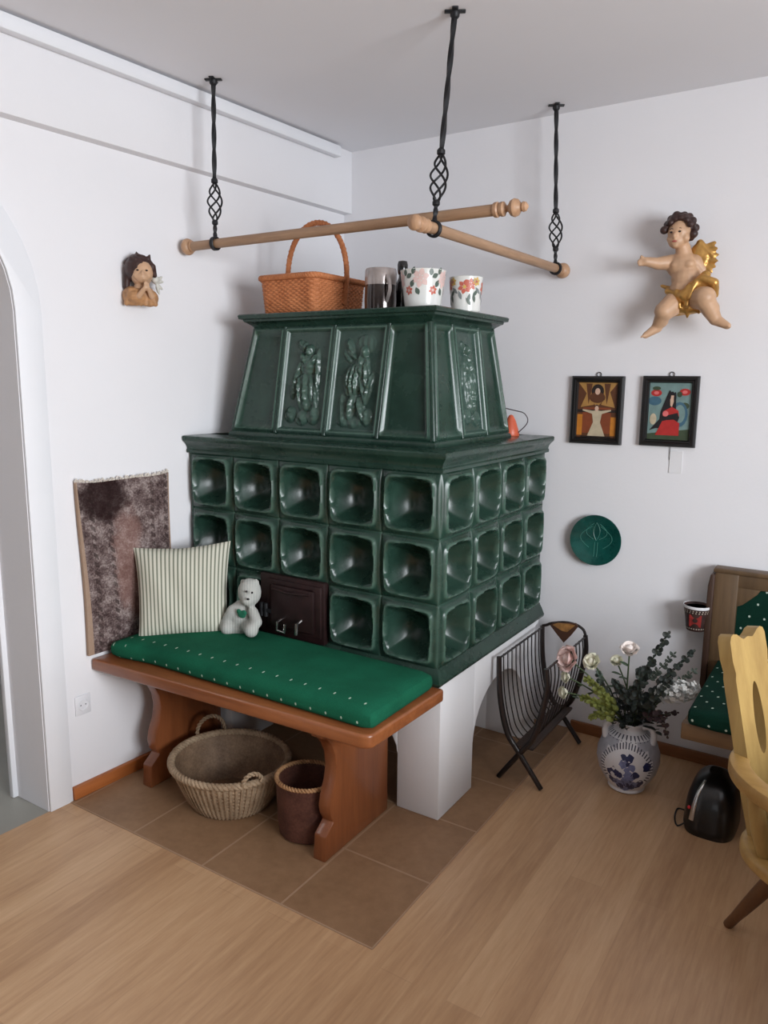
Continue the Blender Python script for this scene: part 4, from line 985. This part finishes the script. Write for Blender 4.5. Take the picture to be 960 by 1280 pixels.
for a in (math.radians(-150), math.radians(-10)):
    d = Vector((cos(a), sin(a), 0)); mb = MB()
    mb.tube(smooth([VC+d*.05+Vector((0, 0, .25)), VC+d*.07+Vector((0, 0, .256)), VC+d*.085+Vector((0, 0, .246)), VC+d*.09+Vector((0, 0, .225)), VC+d*.087+Vector((0, 0, .196))]), .0115, 10); part('handle', mb, m_vase, VS)
m_stem = plain('green_stem', (66, 84, 52), .6); m_dk = plain('dark_eucalyptus_leaf', (44, 51, 47), .55, var=.25, sc=30); m_gy = plain('grey_green_leaf', (92, 104, 94), .6, var=.25, sc=30); m_yg = plain('yellow_green_leaf', (122, 128, 62), .6, var=.25, sc=30)
m_pk = plain('pale_pink_petal', (246, 218, 212), .7, var=.06); m_pw = plain('blush_white_petal', (246, 236, 230), .7, var=.05); m_iv = plain('ivory_petal', (238, 236, 216), .7, var=.05); m_hy = plain('white_floret', (228, 229, 226), .8, var=.05); m_pur = plain('dark_purple_leaf', (62, 44, 48), .6, var=.2)
m_gl = plain('rose_leaf', (60, 84, 56), .5, var=.2)
def leafm(mb, base, d, up, Lf, W, curl=.2, n=6, rnd=False):
    d = Vector(d).normalized(); s = d.cross(Vector(up)); s = s.normalized() if s.length > 1e-4 else d.orthogonal().normalized(); w = s.cross(d)
    def fn(u, v):
        p = v; ww = W*(sin(PI*min(1, p*.96+.04))**(.5 if rnd else .8)); a = (u-.5)*2
        return base + d*(Lf*p) + s*(a*ww) + w*(curl*Lf*(p*p*-.6) + .25*W*a*a)
    mb.grid(fn, 4, n)
def bloom(mb, c, axis, R, open_=.5, layers=4):
    M = frame(axis); rr = random.Random(int(c.x*1e4))
    mb.ell(c+M @ Vector((0, 0, R*.5)), (R*.45, R*.45, R*.55), M, 12)
    for l in range(layers):
        f = (l+1)/layers; npt = 3+l; 
        for k in range(npt):
            a0 = 2*PI*(k/npt)+l*.9+rr.random()*.3; wid = 2*PI/npt*.72
            def fn(u, v, f=f, a0=a0, wid=wid):
                a = a0+(u-.5)*wid*(1-.25*v*v)*2*.8; e = sin(PI*u)
                rad = R*(.12+(.30+.62*f*open_)*v**.7+.18*f*v**3*open_+.08*(1-e)); z = R*(1.25-.35*f)*(v**.9)*(1-.12*(1-e)) - R*.12*f*v**4
                return c+M @ Vector((rad*cos(a), rad*sin(a), z))
            mb.grid(fn, 8, 8)
def neck(da=0): return VC+Vector((.022*cos(da), .022*sin(da), .235))
def rose(px, py, y, R, mat, label, leafmat=None, open_=.5, ax=None, grp='roses in the jug vase'):
    top = at_y(px, py, y); b = neck(random.random()*6); mid = b.lerp(top, .5)+Vector((0, 0, .025))
    t = thing('rose', b, label, 'flower', grp); d = (top-mid).normalized(); axd = Vector(ax) if ax else (d+Vector((.15, -.5, .1))).normalized()
    mb = MB(); mb.tube(smooth([b, mid, top]), .0028, 7); part('stem', mb, m_stem, t)
    mb = MB(); bloom(mb, top-axd*R*.4, axd, R, open_); part('bloom', mb, mat, t, fix=False)
    mb = MB(); M = frame(axd)
    for k in range(5): a = 2*PI*k/5; leafm(mb, top-axd*R*.45, M @ Vector((cos(a)*.8, sin(a)*.8, .7)), axd, R*1.0, R*.22, -.2)
    for k in range(3): leafm(mb, b.lerp(top, .45+.17*k), (random.uniform(-1, 1), random.uniform(-1, .3), .4), (0, 0, 1), .035, .013)
    part('leaves', mb, leafmat or m_gl, t, fix=False)
random.seed(11)
rose(712, 824, .55, .05, m_pk, 'large pink rose leaning left out of the vase beside the rack', ax=(-.45, -.8, .35), open_=.7)
rose(787, 814, .62, .042, m_pw, 'blush white rose standing tallest in the middle of the vase', ax=(.05, -.35, .9), open_=.45)
rose(741, 828, .60, .036, m_iv, 'ivory rose just right of the large pink rose', ax=(-.2, -.7, .5), open_=.6)
rose(771, 827, .66, .028, m_iv, 'small ivory bloom half hidden behind the tallest rose', ax=(0, -.6, .7))
rose(709, 846, .53, .027, m_iv, 'small ivory rosebud directly below the large pink rose', ax=(-.6, -.7, .1))
rose(706, 865, .53, .028, m_iv, 'lowest ivory rosebud at the left edge of the bouquet', ax=(-.6, -.7, 0))
def sprig(name, path, mat, lf, wf, n, label, cat, rnd=True, spread=.9, grp=None, sc0=.35, stem=.002):
    pts = smooth(path, 10); k = len(pts); t = thing(name, path[0], label, cat, grp)
    mb = MB(); mb.tube(pts, [stem*(1-.6*i/k) for i in range(k)], 6); part('stem', mb, m_stem, t)
    mb = MB()
    for i in range(n):
        f = sc0+(1-sc0)*i/(n-1); idx = min(k-2, int(f*(k-1))); p = pts[idx]; d = (pts[idx+1]-pts[idx]).normalized(); s = frame(d)
        for sd in (0, 1):
            a = i*1.9+sd*PI+random.uniform(-.3, .3); v = s @ Vector((cos(a)*spread, sin(a)*spread, .45)); g = (1.05-.55*f)*random.uniform(.8, 1.15)
            leafm(mb, p, v, d.cross(v), lf*g*1.15, wf*g*1.25, .2, 5, rnd)
    leafm(mb, pts[-1], pts[-1]-pts[-2], (0, -1, 0), lf*.5, wf*.4, .1, 5, rnd)
    part('leaves', mb, mat, t, fix=False)
def A(px, py, y): return at_y(px, py, y)
G = 'eucalyptus sprigs in the jug vase'
sprig('eucalyptus_sprig', [neck(0), A(795, 870, .62), A(810, 835, .63), A(835, 793, .66)], m_dk, .03, .014, 20, 'dark eucalyptus sprig rising highest toward upper right of the bouquet', 'plant', grp=G)
sprig('eucalyptus_sprig', [neck(.5), A(805, 880, .62), A(835, 845, .66), A(866, 815, .7)], m_dk, .026, .012, 22, 'dark eucalyptus sprig just above the white fluffy flower head', 'plant', grp=G)
sprig('eucalyptus_sprig', [neck(1), A(795, 885, .57), A(780, 868, .55), A(768, 852, .55)], m_dk, .03, .015, 14, 'short dark sprig low in front under the small ivory bloom', 'plant', grp=G)
sprig('eucalyptus_sprig', [neck(1), A(795, 890, .57), A(797, 865, .55), A(800, 838, .56)], m_dk, .03, .015, 16, 'dark upright sprig directly below the tallest blush rose', 'plant', grp=G)
sprig('eucalyptus_sprig', [neck(1), A(805, 893, .57), A(822, 872, .55), A(838, 850, .56)], m_dk, .028, .013, 16, 'dark sprig in front of the white fluffy flower head', 'plant', grp=G)
sprig('eucalyptus_sprig', [neck(2), A(805, 897, .56), A(826, 897, .54), A(834, 920, .54)], m_pur, .022, .011, 14, 'dark purple sprig drooping over the right handle of the vase', 'plant', grp=G)
sprig('eucalyptus_sprig', [neck(2), A(812, 893, .6), A(832, 893, .6), A(846, 891, .6)], m_pur, .018, .009, 9, 'short purple sprig pointing level to the right of the vase', 'plant', grp=G)
sprig('eucalyptus_sprig', [neck(3), A(770, 890, .58), A(755, 862, .58), A(748, 840, .6)], m_gy, .028, .012, 16, 'grey green sprig below the ivory rose', 'plant', grp=G)
sprig('eucalyptus_sprig', [neck(3), A(785, 870, .68), A(815, 845, .72), A(842, 818, .74)], m_gy, .03, .009, 20, 'thin grey green sprig between the two dark upper sprigs', 'plant', rnd=False, grp=G)
sprig('eucalyptus_sprig', [neck(3), A(800, 880, .68), A(835, 862, .72), A(868, 838, .74)], m_gy, .03, .009, 20, 'thin grey green sprig reaching to the bench cushion on the right', 'plant', rnd=False, grp=G)
sprig('leafy_sprig', [neck(3.5), A(770, 893, .56), A(748, 880, .54), A(728, 872, .54)], m_yg, .03, .012, 26, 'yellow green leafy sprig arching low to the left of the bouquet', 'plant', rnd=False, grp='yellow green sprigs in the vase')
sprig('leafy_sprig', [neck(3.7), A(768, 885, .56), A(748, 862, .55), A(733, 848, .56)], m_yg, .028, .011, 24, 'yellow green leafy sprig just under the large pink rose', 'plant', rnd=False, grp='yellow green sprigs in the vase')
sprig('leafy_sprig', [neck(3.9), A(768, 898, .54), A(750, 893, .52), A(738, 897, .52)], m_yg, .024, .01, 18, 'lowest yellow green sprig drooping beside the left vase handle', 'plant', rnd=False, grp='yellow green sprigs in the vase')
HY = thing('hydrangea', neck(4), 'white fluffy flower head at the right side of the bouquet', 'flower')
hc = A(846, 864, .62); mb = MB(); mb.tube(smooth([neck(4), A(812, 888, .6), A(830, 872, .61), hc]), .003, 7); part('stem', mb, m_stem, HY)
mb = MB()
for i in range(230):
    a = random.uniform(0, 2*PI); b = math.acos(random.uniform(-1, 1)); d = Vector((sin(b)*cos(a), sin(b)*sin(a), cos(b)))
    rq = random.uniform(.7, 1.15); p = hc+Vector((d.x*.07, d.y*.045, d.z*.038+.022*d.x))*rq if 0 else hc+Vector((d.x*.07*rq, d.y*.045*rq, d.z*.038*rq+.022*d.x)); M = frame(d)
    for k in range(4):
        an = PI/2*k+i; leafm(mb, p, M @ Vector((cos(an), sin(an), .25)), d, .0105, .0048, .2, 3, True)
part('bloom', mb, m_hy, HY, fix=False)
# filler: dark mass of small leaves at the mouth
FI = MB()
for i in range(150):
    a = random.uniform(0, 2*PI); rr_ = random.uniform(.01, .105)**1; z = .25+random.uniform(0, .15)*(1-rr_/.16); p = VC+Vector((rr_*cos(a), rr_*sin(a)*.8, z))
    leafm(FI, p, (cos(a)+random.uniform(-.5, .5), sin(a)+random.uniform(-.5, .5), random.uniform(-.1, 1)), (0, 0, 1), random.uniform(.022, .04), .011, .3, 4, True)
for i in range(24):
    a = 2*PI*i/24; FI.tube([VC+Vector((.02*cos(a), .02*sin(a), .235)), VC+Vector((.09*cos(a), .07*sin(a), .36))], .0014, 5)
solo('bouquet_foliage', FI, m_dk, VC+Vector((0, 0, .236)), 'dense dark green foliage filling the mouth of the vase', 'foliage', kind='stuff', fix=False)

# ================================================================== BLACK APPLIANCE ON THE FLOOR
m_gloss = plain('black_gloss_plastic', (11, 10, 11), .3, var=.05, coat=.15); m_redl = plain('red_indicator', (214, 40, 52), .3)
AP = thing('appliance', (.785, .545, 0), 'small glossy black household appliance with a silver stripe on the floor beside the chair', 'appliance')
mb = MB(); HA = .19
def app(a, z, g=0):
    q = max(0, min(1, z/HA)); k = (1-.93*q**4)**.5*(1-.10*q)*(1-.06*max(0, 1-z/.02)); e = 2/3.2
    c_, s_ = cos(a), sin(a); x = (.085+g)*k*math.copysign(abs(c_)**e, c_); y = (.118+g)*k*math.copysign(abs(s_)**e, s_)
    return Vector((.783+x, .54+y+.012*q, z))
mb.grid(lambda u, v: app(2*PI*u, HA*(1-(1-v)**1.6)), 64, 30, cu=True); n_ = 64
mb.add([app(2*PI*i/n_, HA) for i in range(n_)], [tuple(range(n_))]); mb.add([app(2*PI*i/n_, 0) for i in range(n_)], [tuple(range(n_))[::-1]]); part('body', mb, m_gloss, AP)
def strip_path(x, off):
    return [Vector((x+.012*i/16, .43-off+.012*max(0, (z-.06)/.126)+ (0.0 if i < 9 else .062*(1-cos((i-9)/7*PI/2))), z)) for i, z in enumerate([.05+.0085*i for i in range(9)]+[.124+.064*sin((k+1)/7*PI/2) for k in range(7)])]
mb = MB(); mb.grid(lambda u, v: app(math.radians(243+(u-.5)*(15-4*v)+5*v), .05+.125*v, .003*(1-(2*u-1)**4)), 8, 20); part('silver_stripe', mb, m_chrome, AP, 'silver stripe', fix=False)
mb = MB(); mb.ell(app(math.radians(231), .085, .001), (.006, .006, .006), n=12); part('indicator_light', mb, m_redl, AP, 'small red light')
mb = MB(); mb.tube(smooth([Vector(p) for p in ((.722, .52, .03), (.695, .54, .02), (.668, .56, .005), (.672, .50, .004), (.69, .455, .004), (.712, .46, .02))]), .0028, 6); part('cord', mb, m_iron, AP)

# ================================================================== UPHOLSTERED CORNER BENCH
XR = 2.6
CBN = thing('corner_bench', (1.2, .7, 0), 'wooden corner bench with dark green dotted upholstery against the back wall', 'bench')
mb = MB()
mb.box((.674, .9, .33), (.756, .952, .805), .006); mb.box((.70, .903, .742), (XR, .95, .795), .005); mb.box((.668, .895, .79), (XR, .958, .808), .006)
mb.prism([(.745, .76), (.745, .665), (.775, .68), (.82, .725), (.84, .76)], 'y', .9055, .948, .003)
part('back_frame', mb, m_oldw, CBN)
mb = MB(); mb.prism([(.655, .34), (.655, .74), (.662, .785), (.676, .785), (.676, .34)], 'y', .88, .966, .003); part('end_board', mb, plain('dark_end_wood', (66, 46, 36), .5), CBN, 'dark end board')
mb = MB(); rbox(mb, (.75, .912, .36), (XR, .948, .755), .012, 14); part('back_cushion', mb, m_cushd, CBN, 'dark green dotted back panel')
mb = MB(); rbox(mb, (.708, .35, .405), (XR, .9, .47), .024, 24, .008)
part('seat_cushion', mb, m_cushd, CBN, 'dark green dotted seat')
mb = MB(); mb.box((.69, .375, .352), (XR, .41, .408), .005); mb.box((.69, .40, .352), (.722, .9, .40), .004); mb.box((.7, .39, .385), (XR, .9, .405), 0); part('seat_rail', mb, m_oldx, CBN)
for x in (1.25, 2.45):
    mb = MB(); mb.box((x, .45, 0), (x+.05, .93, .36), .005); part('leg', mb, m_oldw, CBN)
m_pot = plain('dark_woven_pot', (58, 36, 32), .6, var=.3, sc=50); m_potr = plain('red_panel', (150, 44, 40), .6, var=.2, sc=50); m_potw = plain('pale_bead', (176, 164, 150), .6)
WPc = Vector((.622, .9, .56)); wr = lambda z: .034+.014*max(0, min(1, (z-.56)/.095))
WPt = thing('wall_pot', (WPc.x, BY, .56), 'small dark patterned pot with a red panel fixed to the wall beside the bench back', 'pot')
mb = MB(); mb.lathe([(.0001, 0), (.033, 0), (.035, .006), (.04, .045), (.046, .08), (.049, .095), (.047, .097), (.044, .092), (.032, .01), (.0001, .008)], WPc, 36, fn=lambda a, z: 1+.012*sin(18*a))
ca = math.radians(-80)
decal(mb, WPc, wr, ca-.1, .603, [(-.021, -.024), (.021, -.024), (.023, .024), (-.023, .024)], 0, 1, .002); decal(mb, WPc, wr, ca-.1, .606, circ(0, 0, .009), 0, 0, .0028)
for k in range(26):
    for z in (.641, .634, .571): decal(mb, WPc, wr, 2*PI*k/26+z*40, z, circ(0, 0, .0026, n=8), 0, 2, .0018)
part('pot', mb, [m_pot, m_potr, m_potw], WPt)
mb = MB(); mb.lathe([(.0445, .088), (.0475, .0978), (.0495, .0985), (.051, .094), (.0495, .088)], WPc, 36); part('rim', mb, m_card, WPt, 'pale rim')
mb = MB(); mb.box((.606, .94, .58), (.638, BY-.0005, .64), .003); part('wall_bracket', mb, m_pot, WPt)

# ================================================================== CHAIR AT THE RIGHT EDGE
S0 = Vector((1.19, -.28, 0)); Fd = Vector((.92, -.39, 0)).normalized(); Ld = Vector((-Fd.y, Fd.x, 0))
CM = Matrix(((Fd.x, Ld.x, 0, S0.x), (Fd.y, Ld.y, 0, S0.y), (0, 0, 1, 0), (0, 0, 0, 1)))
CH = thing('chair', S0, 'yellow pine armchair with a pierced tilted back board and green seat at the right edge', 'chair')
def cpart(name, mb, mat, label=None): mb.xf(CM); return part(name, mb, mat, CH, label)
# back board, outline in (l, height along the board)
hw = .07; hb = .49
hole = [(.019*sin(2*PI*i/28)*(1-.12*cos(2*PI*i/28)), .285+.085*cos(2*PI*i/28)) for i in range(29)]     # from top, clockwise
right = [(0, hb-.014), (.018, hb-.018), (.03, hb-.012), (.042, hb-.003), (.056, hb), (hw-.004, hb-.004), (hw+.002, hb-.016), (hw+.003, hb-.06), (hw-.003, hb-.09), (hw+.001, hb-.105), (hw-.002, .12), (hw-.008, 0), (0, 0)]
tilt = math.atan2(.115, .46)
mb = MB()
for sg in (1, -1):
    half = [(x*sg, y) for x, y in right] + [(x*1.0, y) for x, y in ([(0, hole[14][1])] + ([h for h in hole[15:28]] if sg == -1 else [h for h in hole[1:14][::-1]]) + [(0, hole[0][1])])]
    MBt = Matrix.Translation((-.2, 0, .43)) @ Matrix.Rotation(-tilt, 4, 'Y')
    mb.prism(half, 'x', -.016, .016, 0, M=MBt)
cpart('backrest', mb, m_pine)
mb = MB()
def ring(r0, r1, a0, a1, n=40): return [(r1*cos(a0+(a1-a0)*i/n), r1*sin(a0+(a1-a0)*i/n)) for i in range(n+1)] + [(r0*cos(a1-(a1-a0)*i/n), r0*sin(a1-(a1-a0)*i/n)) for i in range(n+1)]
ctr = smooth([Vector(p+(0,)) for p in ((.17, -.195), (.05, -.185), (-.09, -.175), (-.18, -.145), (-.245, -.085), (-.268, 0), (-.245, .085), (-.18, .145), (-.09, .175), (.05, .185), (.17, .195))], 6)
lo_, hi_ = [], []
for i, p in enumerate(ctr):
    d = (ctr[min(i+1, len(ctr)-1)]-ctr[max(i-1, 0)]).normalized(); nrm = Vector((-d.y, d.x, 0)); lo_.append((p+nrm*.022)[:2]); hi_.append((p-nrm*.022)[:2])
mb.prism([tuple(q) for q in lo_]+[tuple(q) for q in hi_[::-1]], 'z', .598, .634, .007)
cpart('arm_rail', mb, m_pinex)
for f_, l_ in ((.06, .15), (-.155, .125), (-.155, -.125), (.06, -.15)):
    mb = MB(); p = Vector((f_, l_*.85, .44)); q = Vector((f_*1.1, l_*1.2, .605))
    mb.tube([p.lerp(q, i/8) for i in range(9)], [.013+.006*sin(PI*i/8) for i in range(9)], 12); cpart('spindle', mb, m_pine)
mb = MB(); sq = lambda r, n=48: [(r*cos(2*PI*i/n)*1.0, r*sin(2*PI*i/n)) for i in range(n)]
mb.prism([(.245*math.copysign(abs(cos(2*PI*i/48))**.8, cos(2*PI*i/48)), .168*math.copysign(abs(sin(2*PI*i/48))**.8, sin(2*PI*i/48))) for i in range(48)], 'z', .412, .447, .012, 3); cpart('seat', mb, m_pinex)
mb = MB()
mb.lathe([(.0001, .443), (.19, .443), (.212, .45), (.218, .462), (.208, .474), (.17, .48), (.0001, .484)], (0, 0, .004), 48, Matrix(((1, 0, 0), (0, .68, 0), (0, 0, 1)))); cpart('seat_pad', mb, m_cushd, 'dark green dotted seat pad')
for p, q in (((-.15, .10), (-.377, .18)), ((-.02, -.11), (.0, -.2)), ((.13, .10), (.22, .2)), ((.15, -.10), (.24, -.2))):
    a, b = Vector((p[0], p[1], .41)), Vector((q[0], q[1], .004)); mb = MB(); d = (b-a)
    mb.tube([a+d*i/10 for i in range(11)], [.017+.006*sin(PI*min(1, i/10*1.1)) - .004*(i/10) for i in range(11)], 12); cpart('leg', mb, m_pined)

m_table = wood('table_oak', (150, 112, 72), (186, 148, 104), 'x', .4)
TB = thing('unseen_dining_table', (2.07, -.67, 0), 'unseen wooden dining table beside the pine armchair, added to shade the corner', 'table')
mb = MB(); mb.box((1.34, -1.65, .725), (2.8, .3, .76), .008); part('table_top', mb, m_table, TB)  # table implied by the chair, unseen, made oversized to shade the right corner
for x in (1.46, 2.62):
    for y in (-1.5, .13):
        mb = MB(); mb.box((x, y, 0), (x+.07, y+.07, .64), .006); part('leg', mb, m_table, TB)
mb = MB(); mb.box((1.44, -1.56, .63), (2.7, .22, .726), .004); part('apron', mb, m_table, TB)
# ================================================================== LIGHT
def area(name, loc, target, sx, sy, power, col):
    l = bpy.data.lights.new(name, 'AREA'); l.shape = 'RECTANGLE'; l.size = sx; l.size_y = sy; l.energy = power; l.color = col
    o = bpy.data.objects.new(name, l); C.objects.link(o); o.location = loc
    o.rotation_euler = (Vector(target)-Vector(loc)).to_track_quat('-Z', 'Y').to_euler(); return o
area('window_light', (3.44, -1.65, 1.52), (-.2, -1.35, .75), 1.75, 1.25, 131, (.91, .955, 1)).data.spread = math.radians(152)
area('window_light', (1.4, -6.08, 1.52), (1.4, 0, 1.45), 1.7, 1.25, 6, (.91, .955, 1))
area('hall_light', (-2.6, -1.2, 2.45), (-2.6, -1.2, 0), 1.0, 1.0, 14, (.95, .97, 1))
w = bpy.data.worlds.new('World'); bpy.context.scene.world = w; w.use_nodes = True
bgn = w.node_tree.nodes['Background']; bgn.inputs[0].default_value = (.85, .92, 1, 1); bgn.inputs[1].default_value = .5
vs = bpy.context.scene.view_settings
vs.view_transform = 'Standard'; vs.look = 'None'; vs.gamma = 1; vs.exposure = 0; vs.use_curve_mapping = False
